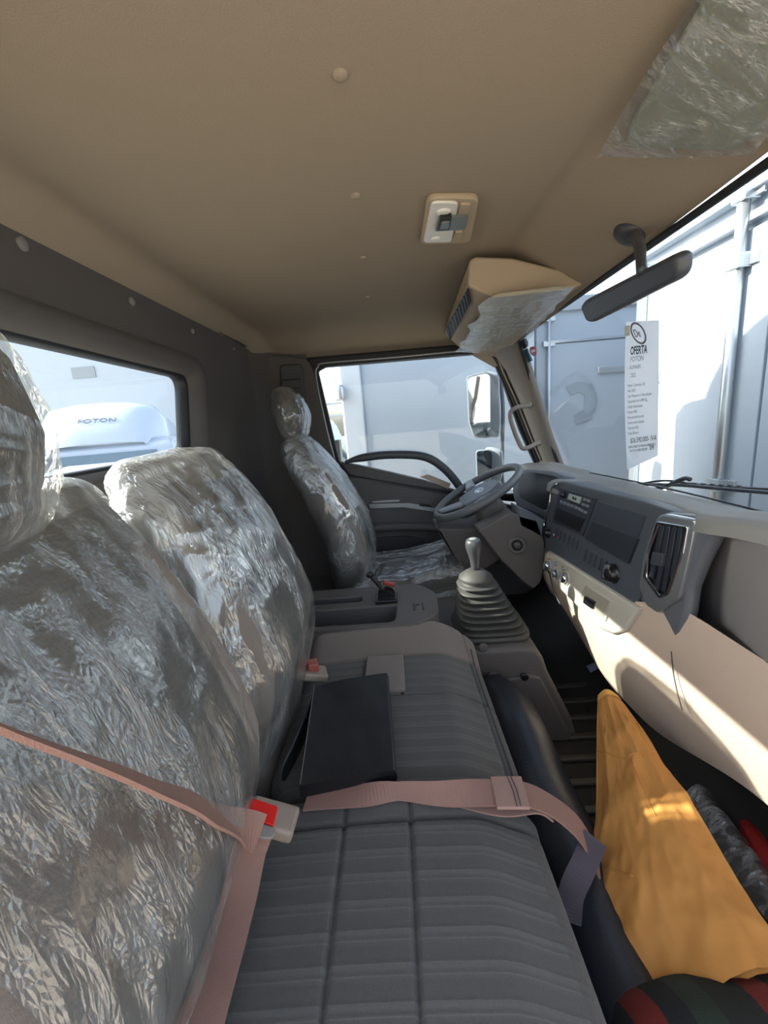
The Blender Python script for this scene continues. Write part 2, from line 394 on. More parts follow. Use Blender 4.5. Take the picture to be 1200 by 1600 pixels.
# outer roof with wind deflector: what casts the rounded shade on the lorry in front
shell = struct('wall_roof')
mb = MB()
def shellpt(u, v):
    y = lerp(.02, 2.42, v); e = min(1, min(v, 1-v)/.10); x = lerp(-.80, .68, u); z = 1.52+.08*math.sqrt(max(0, 1-(1-e)**2))
    return V(x, y, z)
mb.grid(shellpt, 12, 40)
mb.grid(lambda u, v: shellpt(u, v)-V(0, 0, .035), 12, 40)
mb.build('roof_skin', whitecab, shell, smooth=True)
defl = struct('trim_1')
mb = MB()
def dring(x, k):
    out = []
    for j in range(25):
        a = PI*j/24; out.append(V(x, 1.25-1.04*math.cos(a)*(.9+.1*k), 1.58+(.25+.93*k)*max(0, math.sin(a))**.42))
    return out
mb.rings([dring(.45-.9*t, t**.8) for t in [i/10 for i in range(11)]], closed=False)
mb.add(dring(-.45, 1.0), [tuple(range(25))]); mb.build('wind_deflector', whitecab, defl, smooth=True)

# rear wall with its window
wr = struct('wall_rear')
fr_r = (V(-.64, 0, 0), V(0, 1, 0), V(0, 0, 1))        # faces +x
win_out = [(-.2, .978), (1.375, .978), (1.462, 1.268), (-.2, 1.268)]
win_hole = rpoly([(.25, .965), (1.395, .985), (1.47, 1.262), (.25, 1.285)], .055, 8)
plate('trim_panel', [(-.02, .0), (2.3, .0), (2.3, 1.45), (2.2, 1.47), (.1, 1.48), (-.02, 1.46)], [win_hole], fr_r, .03, greywall, wr)
inner = rpoly([(.262, .99), (1.372, .998), (1.445, 1.25), (.262, 1.268)], .05, 8)
def ringstrip(mb, A, B, fa, fb):
    n = len(A); 
    mb.rings([[fa(p) for p in A], [fb(p) for p in B]], cap=False)
mb = MB(); f = lambda x: (lambda p: V(x, p[0], p[1]))
big = rpoly([(.10, .93), (1.47, .945), (1.56, 1.315), (.10, 1.335)], .10, 8)
mb.rings([[V(-.641, p[0], p[1]) for p in big], [V(-.622, lerp(p[0], q[0], .4), lerp(p[1], q[1], .4)) for p, q in zip(big, win_hole)], [V(-.624, q[0], q[1]) for q in win_hole], [V(-.665, q[0], q[1]) for q in inner]], cap=False)
mb.build('window_surround', greywall, wr, smooth=True)
w2 = struct('window_1')
mb = MB(); out2 = rpoly([(.236, .957), (1.43, .97), (1.50, 1.285), (.236, 1.31)], .05, 8)
mb.rings([[V(-.668, p[0], p[1]) for p in out2], [V(-.660, p[0], p[1]) for p in inner], [V(-.664, lerp(p[0], .85, .018), lerp(p[1], 1.12, .04)) for p in inner], [V(-.70, lerp(p[0], .85, .018), lerp(p[1], 1.12, .04)) for p in inner]], cap=False)
mb.build('rubber_seal', blackrub, w2, smooth=True)
plate('pane', [Vector(p) for p in inner], [], (V(-.682, 0, 0), V(0, 1, 0), V(0, 0, 1)), .004, glassw, w2)
for (px, py, r) in [(34, 381, .0125), (205, 471, .011), (300, 517, .009), (365, 545, .008)]:
    p = at(px, py, x=-.64); m_ = MB(); m_.lathe(p, (1, 0, 0), [(r, -.004), (r, .003), (r*.7, .006), (r*.2, .007)], 18); m_.build('button_fastener', mat('button_grey', (120, 118, 118), .5), wr, smooth=True)
m_ = MB(); m_.tube([V(-.637, .14, 1.452), V(-.637, 1.2, 1.450), V(-.637, 2.2, 1.437)], .006, 8, 6); m_.build('edge_bead', darktrim, wr, smooth=True)
# outer rear skin below the window and pillars
m_ = MB(); m_.box((-.73, 1.2, .45), (.04, 2.4, .98)); m_.box((-.73, 1.98, 1.15), (.04, .84, .9)); m_.box((-.73, .12, 1.15), (.04, .2, .9)); m_.build('outer_skin', whitecab, wr)

# rear corner / B pillar cover beside the driver's head
bp = struct('trim_2')
pb = pl3(V(-.64, 2.10, 0), V(-.64, 2.10, 1), V(-.50, 2.26, 0))
m_ = MB(); m_.rings([[V(-.645, 2.02, z), V(-.635, 2.12, z), V(-.60, 2.19, z), V(-.54, 2.235, z), V(-.46, 2.255, z), V(-.40, 2.26, z)] for z in (0, .4, .8, 1.2, 1.36, 1.43)], closed=False)
m_.build('corner_cover', greywall, bp, smooth=True)
o = pxslab('pillar_cover', [(418, 556), (452, 556), (482, 562), (490, 580), (520, 715), (560, 900), (470, 900), (420, 700), (414, 600)], pl3(V(-.6, 2.20, 0), V(-.6, 2.20, 1), V(-.3, 2.24, 0)), .02, greywall, bp, r=.03, bev=.003)
guide = thing('belt_guide', 'dark seat belt guide slot on the pillar above the driver seat', 'belt guide', (-.52, 2.17, 1.2))
pxslab('guide_cover', [(437, 570), (472, 568), (478, 625), (440, 628)], pl3(V(-.6, 2.20, 0), V(-.6, 2.20, 1), V(-.3, 2.24, 0)), .03, darktrim, guide, r=.02, bev=.006, lift=.02)
pxslab('loop', [(440, 594), (468, 592), (470, 606), (440, 608)], pl3(V(-.6, 2.20, 0), V(-.6, 2.20, 1), V(-.3, 2.24, 0)), .012, black, guide, r=.008, bev=.003, lift=.032)

# floor
fl = struct('floor')
m_ = MB(); m_.box((.15, 1.2, -.03), (1.9, 2.4, .06)); m_.build('floor_pan', floorm, fl)
for i in range(9):
    m_ = MB(); m_.box((.56, .74+i*.085, .006), (.34, .022, .014)); m_.build('rib', mat('floor_rib', (58, 54, 48), .5), fl, bevel=.005)
m_ = MB(); m_.grid(lambda u, v: V(.62+.28*u, .12+2.1*v, .0+.30*u*u), 10, 4); m_.build('toe_board', floorm, fl, smooth=True)
m_ = MB(); m_.box((.955, 1.2, .20), (.05, 2.35, 1.0)); m_.build('bulkhead', mat('bulkhead_dark', (30, 30, 32), .8), fl)

# ------------------------------------------------------------------ driver's door
dr = struct('door_1')
DY = 2.28
pd = (V(0, DY, 0), V(0, -1, 0))
belt_px = [(486, 700), (512, 718), (560, 727), (610, 738), (660, 750), (706, 764), (760, 782), (850, 800)]
pxslab('door_panel', belt_px+[(850, 1010), (560, 1010), (480, 900)], pd, .05, doorgrey, dr, bev=.004)
# window frame
FR_out = [(478, 568), (486, 560), (700, 541), (762, 541), (792, 572), (822, 640), (868, 738), (880, 760), (850, 790), (530, 742), (512, 730)]
FR_in = [(497, 580), (510, 573), (700, 555), (752, 552), (772, 566), (787, 600), (812, 672), (842, 738), (846, 770), (720, 775), (548, 742), (529, 718)]
pxslab('window_frame', FR_out, pd, .03, blackrub, dr, r=.02, holes=[FR_in], bev=.004, lift=.012, hr=.012)
m_ = MB(); q = [at(*p, plane=(V(0, DY-.016, 0), V(0, -1, 0))) for p in [(524, 722), (508, 660), (494, 590), (497, 573), (510, 567), (620, 558), (745, 546)]]
m_.tube(q, .0045, 8, 5); m_.build('bright_seal', silver, dr, smooth=True)
pxslab('door_pane', FR_in, (V(0, DY+.02, 0), V(0, -1, 0)), .004, glassw, dr, lift=0)
# arched pull handle
A = [at(*p, plane=(V(0, DY-.055, 0), V(0, -1, 0))) for p in [(540, 722), (562, 716), (600, 711), (645, 711), (672, 717), (695, 733), (712, 752), (722, 768)]]
m_ = MB(); R = []
Pc = crom(A, 6)
for i, p in enumerate(Pc):
    t = (Pc[min(i+1, len(Pc)-1)]-Pc[max(i-1, 0)]).normalized(); nn = t.cross(V(0, 1, 0)).normalized(); e = sst(0, 8, i)
    R.append(superring(p, nn*(.010+.012*e), V(0, 1, 0)*.022, 2.6, 16))
m_.rings(R); m_.build('pull_handle', mat('handle_dark', (58, 62, 68), .45), dr, smooth=True)
def onl(*a, l=.004): return at(*a, plane=(V(0, DY-l, 0), V(0, -1, 0)))
pxslab('accent_strip', [(575, 787), (640, 786), (690, 796), (690, 802), (630, 793), (578, 795)], pd, .012, silver, dr, lift=.01, bev=.002)
pxslab('inner_handle', [(580, 783), (625, 781), (624, 784), (583, 786)], pd, .014, silver, dr, lift=.012, bev=.001)
pxslab('switch_panel', [(655, 787), (672, 789), (676, 793), (656, 791)], pd, .008, black, dr, lift=.012, bev=.001)
m_ = MB(); q = [onl(*p, l=.03) for p in [(560, 838), (580, 826), (640, 823), (700, 826)]]
m_.tube(q, .024, 12, 6); m_.build('armrest', doorgrey, dr, smooth=True)
pxslab('map_pocket', [(574, 842), (640, 838), (690, 850), (700, 905), (574, 905)], pd, .03, mat('pocket_dark', (66, 63, 63), .7), dr, r=.03, lift=.02, bev=.006)
pxslab('sill_strip', [(656, 745), (668, 741), (705, 756), (700, 764)], pd, .02, beige, dr, lift=.012, bev=.002)

m_ = MB(); m_.box((.0, 2.315, 1.45), (1.32, .05, .20)); m_.build('door_header', blackrub, dr)
# A pillar at the driver's side and windscreen
WT0, WT1 = V(.555, .30, 1.365), V(.635, 1.93, 1.362)
def wtp(y): return V(.56+.035*(y-.6), y, 1.368)
def wbp(y): return V(.915-.0*(y), y, .70)
ap = struct('trim_3')
L_ = [(773, 553), (790, 580), (812, 628), (836, 690), (858, 745)]
R_ = [(811, 528), (822, 568), (838, 620), (857, 680), (878, 737)]
m_ = MB(); rows = []
for k, (a, b) in enumerate(zip(L_, R_)):
    t = k/4; pa = at(*a, y=2.22-.02*t); pb_ = at(*b, y=lerp(1.96, 2.10, t)); md = (pa+pb_)/2+V(-.018, -.018, 0)
    rows.append([pa+V(.02, .05, 0), pa, lerp(pa, md, .5)+V(-.008, -.008, 0), md, lerp(md, pb_, .5)+V(-.004, -.006, 0), pb_, pb_+V(.03, .02, 0)])
m_.rings(rows, closed=False); m_.build('pillar_cover', pill, ap, smooth=True)
m_ = MB(); m_.tube([at(*p, y=2.225) for p in [(768, 552), (778, 566), (795, 605), (822, 672), (850, 742)]], .010, 8, 5); m_.build('door_seal', blackrub, ap, smooth=True)
m_ = MB(); m_.tube([at(*p, y=2.215) for p in [(776, 556), (788, 585), (808, 630), (832, 690), (856, 745)]], .004, 8, 5); m_.build('seal_lip', beige, ap, smooth=True)
# pillar grab handle
gh = thing('grab_handle', 'taupe plastic grab handle bolted on the windscreen pillar beyond the steering wheel', 'handle', (.62, 2.02, .95))
A = [at(*p, y=yy) for p, yy in [((824, 634), 2.03), ((806, 637), 2.0), ((797, 648), 2.0), ((803, 672), 2.0), ((812, 694), 2.0), ((820, 701), 2.0), ((840, 692), 2.05)]]
m_ = MB(); m_.tube(A, .0105, 12, 6); m_.build('grip', mat('handle_taupe', (128, 118, 110), .5), gh, smooth=True)
for p, yy in (((826, 633), 2.04), ((840, 692), 2.06)):
    c = at(*p, y=yy); m_ = MB(); m_.lathe(c, (-.6, -.8, .1), [(.015, -.012), (.015, .006), (.010, .012), (.001, .013)], 16); m_.build('mount', MATS['handle_taupe'], gh, smooth=True)

win = struct('window_2')
m_ = MB()
def wspt(u, v, off=0):
    y = lerp(.1, 2.06, v); a = wtp(y); b = wbp(y); p = lerp(a, b, u); cv = -.10*((y-1.1)/1.0)**4; p.x += off+cv*.25; return p
WN = (wbp(1.)-wtp(1.)).cross(V(0, 1, 0)).normalized()
WPL = pl3(wtp(1.0), wtp(2.0), wbp(1.0))
m_.grid(lambda u, v: wspt(u, v), 16, 24); m_.grid(lambda u, v: wspt(u, v, .006), 16, 24)
m_.build('windscreen_pane', glassw, win, smooth=True)
m_ = MB(); q = [at(*p, y=yy) for p, yy in [((878, 741), 2.10), ((857, 682), 2.08), ((838, 622), 2.05), ((822, 570), 2.0), ((811, 530), 1.95)]]+[wtp(y)+V(-.002, 0, -.002) for y in (1.86, 1.5, 1.1, .7, .3, .1)]
m_.tube(q, .008, 8, 6); m_.build('windscreen_seal', blackrub, win, smooth=True)

# ================================================================== OVERHEAD
# dome lamp
lp = at(702, 346, z=1.487)
lamp = thing('dome_lamp', 'white and beige interior dome lamp with black switch in the headliner', 'lamp', lp)
ce = [at(*p, z=1.487) for p in [(672, 311), (748, 311), (735, 379), (657, 382)]]
PLC = (V(0, 0, 1.486), V(0, 0, -1))
pxslab('lamp_bezel', [(668, 311), (749, 310), (735, 380), (656, 383)], PLC, .012, beige2, lamp, r=.022, bev=.003, lift=.008)
pxslab('lens', [(674, 317), (716, 317), (706, 379), (661, 380)], PLC, .010, whitep, lamp, r=.014, bev=.003, lift=.012)
for q in ([(720, 320), (736, 320), (731, 340), (715, 340)], [(711, 364), (723, 363), (719, 376), (706, 377)]):
    pxslab('side_lens', q, PLC, .006, beige2, lamp, r=.004, bev=.001, lift=.012)
pxslab('switch_box', [(686, 341), (732, 340), (727, 359), (680, 362)], PLC, .010, mat('lamp_grey', (100, 106, 104), .3), lamp, r=.004, bev=.001, lift=.018)
pxslab('switch', [(688, 342), (706, 341), (702, 360), (683, 361)], PLC, .010, black, lamp, r=.003, bev=.001, lift=.024)
pxslab('rocker', [(690, 349), (703, 348), (701, 358), (686, 359)], PLC, .008, MATS['lamp_grey'], lamp, r=.003, bev=.002, lift=.028)
for (px, py, r) in ((693, 331, .016), (681, 373, .013)):
    c = at(px, py, z=1.474); m_ = MB(); m_.lathe(c, (0, 0, -1), [(r, -.002), (r*.95, .002), (r*.6, .004), (.0003, .0045)], 20); m_.build('lens_button', whitep, lamp, smooth=True)

# driver's overhead shelf with grille; its folded visor is wrapped in film
YN = 1.26
oh = thing('overhead_shelf', 'beige overhead shelf above the driver with a dark mesh grille', 'shelf', (.45, 1.7, 1.29))
a0 = at(733, 407, y=YN); a1 = at(742, 400, y=YN); a2 = at(800, 402, y=YN); a3 = at(938, 435, y=YN+.02); a4 = at(896, 449, y=YN); a5 = at(766, 463, y=YN); a6 = at(731, 446, y=YN)
YF = 2.20
def far(px, py): return at(px, py, y=YF)
f5 = far(722, 546); f6 = far(694, 522); f0 = V(f6.x, YF, 1.46); f3 = V(.60, YF, 1.40); f4 = far(812, 540)
m_ = MB(); Nn = [a0, a1, a2, a3, a4, a5, a6]; top = V(0, 0, .03)
Ff = [f0, f0+V(.02, 0, .01), V(.45, YF, 1.46), f3, V(.60, YF, 1.33), f5, f6]
Rr = [[lerp(a, b, t)+V(0, 0, .0) for a, b in zip(Nn, Ff)] for t in (0, .03, .35, .7, 1)]
m_.rings(Rr); m_.build('shelf_body', beige2, oh, bevel=.012)
# grille recessed in the face that looks rearward
pg = pl3(lerp(a6, a0, .1), lerp(a6, f6, 1), lerp(a0, f0, 0))
GA, GB, GC, GD = lerp(a6, a0, .12), lerp(f6, f0, .05), lerp(f6, f0, .45), lerp(a6, a0, -.25)
pgr = pl3(a6, f6, a5)
pxslab('grille', [(730, 452), (735, 474), (703, 533), (697, 513)], pgr, .006, mat('grille_dark', (44, 50, 60), .5, bump=1., scale=260), oh, r=.006, lift=.010, bev=.001)
for i in range(9):
    t = (i+.5)/9; A = lerp(Vector((730, 454)), Vector((698, 514)), t); B = lerp(Vector((734, 473)), Vector((703, 531)), t)
    P_ = (pgr[0]+pgr[1]*.012, pgr[1]); m_ = MB(); m_.tube([at(A.x, A.y, plane=P_), at(B.x, B.y, plane=P_)], .0022, 6); m_.build('grille_bar', dashdark, oh)

pv = pl3(a5, a4, f5)
vis = thing('sun_visor', 'folded beige sun visor under the overhead shelf on the driver side', 'sun visor', (.42, 1.7, 1.28))
pxslab('visor_board', [(770, 466), (888, 452), (858, 478), (812, 516), (772, 540), (726, 543), (736, 520)], pv, .012, mat('visor_grey', (170, 164, 148), .8), vis, r=.03, lift=.016, bev=.004)
def filmsheet(name, corners, plane, nu, nv, amp, seed, m, label, lift, edge=.0, sag=0., dd=(1, 0, 0), group=None):
    """a film wrap lying loosely over a flat thing: upper and lower sheet welded round the rim"""
    o, n = plane; P2 = (o+n*lift, n); c = [at(*p, plane=P2) for p in corners]
    def fn(u, v):
        p = lerp(lerp(c[0], c[1], u), lerp(c[3], c[2], u), v)
        e = min(1, min(u, 1-u, v, 1-v)*9)
        w_ = amp*fold(p, 1.7, seed, dd)*(.4+.6*e)
        rim = edge*noise.noise(p*9+Vector((seed, 0, 0)))*(1-e)
        return p+n*(w_+sag*(1-(2*u-1)**2)*(1-(2*v-1)**2))+(c[1]-c[0]).normalized()*rim+(c[3]-c[0]).normalized()*rim
    mb = MB(); mb.grid(fn, nu, nv); ob = mb.build(name, m, None, smooth=True); return tag(ob, label, 'plastic film', group)
filmsheet('film_wrap', [(763, 464), (897, 447), (800, 556), (713, 549)], pv, 110, 110, .011, 3.1, film2, 'clear film wrapped over the driver side sun visor', .024, .02, dd=(.2, 1, 0))

# near visor (passenger side)
ph = pl3(V(.385, .6, roofz(.385, .6)), V(.385, 1., roofz(.385, 1.)), V(.54, .6, roofz(.54, .6)))
vis2 = thing('sun_visor', 'folded grey-green sun visor on the windscreen header nearest the viewer', 'sun visor', (.46, .5, 1.38))
PH = (ph[0], ph[1])
pxslab('visor_board', [(1135, -60), (985, 190), (975, 232), (1150, 238), (1230, 160), (1330, 30), (1300, -60)], PH, .014, mat('visor_green', (140, 142, 130), .8), vis2, r=.02, lift=.022, bev=.004)
filmsheet('film_wrap', [(1130, -70), (934, 244), (1172, 249), (1340, 20)], PH, 120, 120, .007, 8.3, film2, 'clear film wrapped over the sun visor nearest the viewer', .030, .012, dd=(1, .3, 0))

# rear-view mirror
RX = .455
c0 = on_roof(984, 366)
rv = thing('rear_view_mirror', 'dark grey rear-view mirror on a curved stem under the header', 'mirror', c0)
m_ = MB(); m_.lathe(c0, (-.5, 0, -1), [(.036, -.01), (.032, .004), (.026, .010), (.014, .016), (.001, .018)], 28); m_.build('mount', mat('mirror_dark', (62, 64, 70), .4), rv, smooth=True)
s1 = at(1003, 425, x=RX); m_ = MB(); m_.tube([c0+V(0, 0, -.005), at(993, 368, x=lerp(c0.x, RX, .3)), at(1000, 390, x=lerp(c0.x, RX, .7)), s1], [.008, .011, .010, .009, .009], 12, 6); m_.build('stem', MATS['mirror_dark'], rv, smooth=True)
prm = pl3(at(905, 480, x=RX), at(1058, 400, x=RX), at(915, 505, x=RX+.012))
pxslab('mirror_housing', [(905, 480), (912, 470), (1048, 399), (1058, 403), (1058, 430), (1050, 442), (925, 505), (915, 504)], prm, .028, MATS['mirror_dark'], rv, r=.010, bev=.008)

# ================================================================== DASHBOARD
db = thing('dashboard', 'grey and beige dashboard spanning the cab under the windscreen', 'dashboard', (.75, 1.3, .25))
# top pad with crest
m_ = MB()
def toppad(u, v):
    y = lerp(.15, 2.2, v)
    xb = lerp(.585, .66, sst(.75, 1.0, y)) if y < 1.0 else lerp(.655, .60, sst(1.0, 1.6, y))
    zb = lerp(.845, .797, sst(.6, 1.0, y)) if y < 1.0 else lerp(.797, .765, sst(1.0, 1.6, y))
    if y > 1.62: xb = lerp(.60, .66, sst(1.62, 1.7, y)); zb = .765
    pr = [(xb-.005, zb-.03), (xb, zb-.005), (xb+.012, zb+.004), (xb+.05, zb+.010), (xb+.10, zb+.006), (.80, .785), (.88, .745), (.94, .70)]
    s = u*(len(pr)-1); i = min(int(s), len(pr)-2); t = s-i
    return V(lerp(pr[i][0], pr[i+1][0], t), y, lerp(pr[i][1], pr[i+1][1], t))
m_.grid(toppad, 28, 90); m_.build('top_pad', dashtop, db, smooth=True)
m_ = MB(); m_.tube([V(.72+.03*math.sin(y), y, .812-.02*sst(1., 1.8, y)) for y in (.7, 1.0, 1.3, 1.6)], .0025, 6, 5); m_.build('pad_seam', dashdark, db)

# centre stack plane
S0 = at(862, 757, y=1.58); S1 = at(1058, 799, x=.625); S2 = at(850, 880, y=1.58)
PS = pl3(S0, S1, S2)
pxslab('centre_panel', [(864, 754), (878, 752), (1000, 782), (1045, 797), (1058, 803), (1048, 840), (992, 945), (985, 947), (852, 866), (850, 840), (856, 780)], PS, .10, stackm, db, r=.012, bev=.006)
# chrome curl on the far edge of the stack
m_ = MB(); m_.tube([at(*p, plane=(PS[0]+PS[1]*.008, PS[1])) for p in [(870, 756), (861, 765), (858, 790), (851, 812), (850, 822)]], .0035, 8, 5); m_.build('edge_chrome', chrome, db, smooth=True)
# climate tongue below
PT = (PS[0]+PS[1]*.012, PS[1])
tg = pxslab('climate_panel', [(854, 860), (868, 868), (992, 947), (998, 950), (975, 985), (957, 991), (935, 982), (858, 905), (849, 882)], PT, .05, tonguem, db, r=.012, bev=.008)
# radio
rd = pxslab('radio', [(875, 762), (932, 779), (910, 838), (861, 815)], PS, .02, mat('radio_black', (46, 51, 60), .35), db, r=.003, lift=.004, bev=.0015)
def sub(name, pix, m, lift, th=.004, r=.001, par=None, plane=PS, bev=.0006): return pxslab(name, pix, plane, th, m, par or rd, r=r, lift=lift, bev=bev)
sub('display', [(889, 771), (908, 777), (905, 787), (886, 780)], mat('radio_display', (150, 160, 150), .3), .007)
text('display_text', '20:48', frame_of((at(897, 779, plane=(PS[0]+PS[1]*.0075, PS[1])), PS[1])), .014, dashdark, rd, align='CENTER')
c = at(881, 773, plane=(PS[0]+PS[1]*.006, PS[1])); m_ = MB(); m_.lathe(c, PS[1], [(.011, -.003), (.011, .004), (.008, .012), (.001, .0125)], 20); m_.build('knob', black, rd, smooth=True)
for i in range(6):
    a = lerp(Vector((882, 784)), Vector((902, 792)), i/5) if i else Vector((878, 783)); a = lerp(Vector((877, 783)), Vector((905, 794)), i/5)
    sub('button', [(a.x-2, a.y-1.6), (a.x+2, a.y-.2), (a.x+1.4, a.y+4), (a.x-2.6, a.y+2.6)], mat('key_grey', (112, 118, 126), .5), .008)
for (bx, by) in ((913, 780), (919, 782), (911, 788), (917, 790), (908, 797), (914, 800)):
    sub('button', [(bx-2, by-2), (bx+2, by-.8), (bx+1.4, by+3), (bx-2.6, by+1.6)], MATS['key_grey'], .008)
sub('cassette_slot', [(870, 793), (913, 811), (904, 831), (864, 811)], black, .006)
# storage flap
fp = pxslab('storage_flap', [(935, 783), (1008, 806), (981, 882), (912, 842)], PS, .02, mat('flap_black', (52, 57, 66), .38), db, r=.005, lift=.004, bev=.002)
pxslab('flap_lip', [(925, 814), (996, 842), (981, 880), (913, 841)], PS, .008, dashdark, fp, r=.003, lift=.0065, bev=.001)
# left switch + switches
c = at(857, 833, plane=PS); m_ = MB(); m_.lathe(c, PS[1], [(.019, -.005), (.019, .003), (.014, .005), (.013, .016), (.001, .017)], 24); m_.build('rotary_switch', black, db, smooth=True)
for i in range(6):
    a = lerp(Vector((866, 832)), Vector((899, 850)), i/5.0); w_ = 2.9
    s_ = pxslab('blank_switch' if i > 1 else 'rocker_switch', [(a.x-w_+1.3, a.y-7.5-1.5), (a.x+w_+1.3, a.y-7.5+1.5), (a.x+w_-2.2, a.y+8+1.5), (a.x-w_-2.2, a.y+8-1.5)], PS, .010, mat('switch_grey', (60, 64, 72), .4), db, r=.001, lift=.004, bev=.001)
    if i < 2: pxslab('symbol', [(a.x-1.2, a.y+2), (a.x+.4, a.y+2.8), (a.x-.4, a.y+5.4), (a.x-2, a.y+4.6)], PS, .002, whitep if i == 0 else redm, s_, lift=.005)
for i in range(5):
    a = lerp(Vector((911, 866)), Vector((942, 885)), i/4.0); w_ = 3.4
    pxslab('blank_switch', [(a.x-w_+2, a.y-9.5-1.7), (a.x+w_+2, a.y-9.5+1.7), (a.x+w_-2.6, a.y+9+1.7), (a.x-w_-2.6, a.y+9-1.7)], PS, .010, MATS['switch_grey'], db, r=.001, lift=.004, bev=.001)
# power socket with cap hanging open
sk = pxslab('socket_cap', [(943, 880), (954, 881), (948, 908), (938, 903)], PS, .018, black, db, r=.004, lift=.020, bev=.003)
pxslab('cap_chrome', [(944, 882), (952, 883), (947, 905), (940, 902)], PS, .003, silver, sk, r=.004, lift=.0215, bev=.001)
c = at(960, 897, plane=PS); m_ = MB(); m_.lathe(c, PS[1], [(.026, -.005), (.026, .004), (.021, .004), (.020, .018), (.016, .022), (.001, .022)], 28); m_.build('power_socket', black, db, smooth=True)
# climate knobs on tongue
for (px, py, r) in ((858, 884, .024), (870, 896, .019), (885, 903, .026)):
    c = at(px, py, plane=PT); b_ = MB(); b_.lathe(c, PT[1], [(r, -.004), (r, .003), (r*.82, .005), (r*.78, .003), (.001, .003)], 30)
    ko = b_.build('climate_dial', MATS['climate_panel_beige'], db, smooth=True)
    b_ = MB(); b_.lathe(c, PT[1], [(r*.72, 0), (r*.66, .016), (r*.5, .019), (.001, .019)], 24); b_.build('dial_knob', chrome if r > .02 else silver, ko, smooth=True)
    fr = frame_of((c+PT[1]*.02, PT[1])); b_ = MB(); R3 = Matrix((fr[1], fr[2], PT[1])).transposed(); b_.box(c+PT[1]*.018, (.006, r*1.2, .010), R3); b_.build('grip_bar', silver, ko, bevel=.002)
for (px, py) in ((869, 881), (881, 888)):
    c = at(px, py, plane=PT); b_ = MB(); b_.lathe(c, PT[1], [(.008, -.003), (.008, .004), (.005, .006), (.001, .006)], 16); b_.build('push_button', silver, db, smooth=True)
# red and blue temperature arc
fr = frame_of((at(858, 884, plane=PT), PT[1]))
for (a0_, a1_, mm) in ((1.2, 2.9, redm), (-.4, 1.0, mat('blue_print', (60, 120, 200), .5))):
    b_ = MB(); A_ = []
    for k in range(9):
        a = lerp(a0_, a1_, k/8); A_.append([fr[0]+(fr[1]*math.cos(a)+fr[2]*math.sin(a))*rr+PT[1]*hh for rr, hh in ((.026, .0012), (.029, .0012), (.029, 0), (.026, 0))])
    b_.rings(A_); b_.build('temperature_mark', mm, db)
# ashtray / tool recess
at_ = pxslab('ashtray', [(911, 909), (957, 938), (945, 972), (901, 937)], PT, .012, tonguem, db, r=.005, lift=.005, bev=.003)
pxslab('ashtray_inset', [(914, 914), (952, 939), (942, 966), (905, 935)], PT, .006, mat('inset_beige', (150, 143, 130), .45), at_, r=.004, lift=.006, bev=.002)
pxslab('pull', [(912, 931), (927, 940), (924, 952), (910, 942)], PT, .012, black, at_, r=.004, lift=.014, bev=.003)
# cable hanging by the knobs
cb = MB(); cb.tube([at(*p, plane=(PT[0]+PT[1]*l, PT[1])) for p, l in [((850, 890), .02), ((857, 893), .035), ((861, 905), .03), ((866, 925), .02), ((876, 945), .01)]], .003, 8, 6)
tag(cb.build('cable', black, None, smooth=True), 'thin black cable hanging from the left climate knob', 'cable')

# vent housing between stack and glovebox
vp = pl3(at(1035, 810, y=.93), at(1100, 822, y=.80), at(1045, 965, y=.885))
VO = [(1024, 806), (1035, 801), (1118, 809), (1130, 820), (1112, 845), (1094, 880), (1078, 920), (1072, 965), (1060, 1000), (1054, 1012), (1049, 1015), (1038, 1000), (1008, 958), (996, 930), (996, 890), (1008, 845)]
vh = pxslab('vent_housing', VO, vp, .03, mat('vent_grey', (96, 99, 106), .42, metal=.2), db, r=.012, bev=.012, lift=-.002)
pxslab('vent_bezel', [(1026, 808), (1036, 803), (1086, 812), (1079, 850), (1060, 935), (1026, 958), (1008, 945), (998, 915), (1004, 870)], vp, .02, silver, vh, r=.010, lift=.008, bev=.004, holes=[[(1029, 817), (1071, 825), (1063, 865), (1042, 925), (1030, 932), (1008, 900), (1012, 865)]], hr=.008)
pxslab('vent_chrome', [(1026, 814), (1074, 822), (1066, 868), (1044, 930), (1029, 936), (1004, 902), (1009, 864)], vp, .012, chrome, vh, r=.008, lift=.011, bev=.002, holes=[[(1029, 818), (1070, 825.5), (1062, 866), (1041, 924), (1030, 930), (1009, 900), (1013, 865)]], hr=.008)
pxslab('vent_well', [(1029, 817), (1071, 825), (1063, 865), (1042, 925), (1030, 932), (1008, 900), (1012, 865)], vp, .004, black, vh, lift=.001)
for i in range(4):
    x0 = 1034+i*9.5; x1 = 1015+i*9.0; yb = (905, 922, 926, 905)[i]
    pxslab('vent_slat', [(x0-3.2, 820+i*1.5), (x0+3.4, 821+i*1.5), (x1+5+(0, 0, 1, 6)[i], yb), (x1-1.5+(0, 0, 1, 6)[i], yb-4)], vp, .008, dashdark, vh, lift=.006+.002*(i % 2), bev=.001)
pxslab('vent_tab', [(1019, 862), (1036, 866), (1032, 886), (1015, 881)], vp, .012, mat('tab_dark', (56, 60, 68), .4), vh, r=.003, lift=.014, bev=.002)

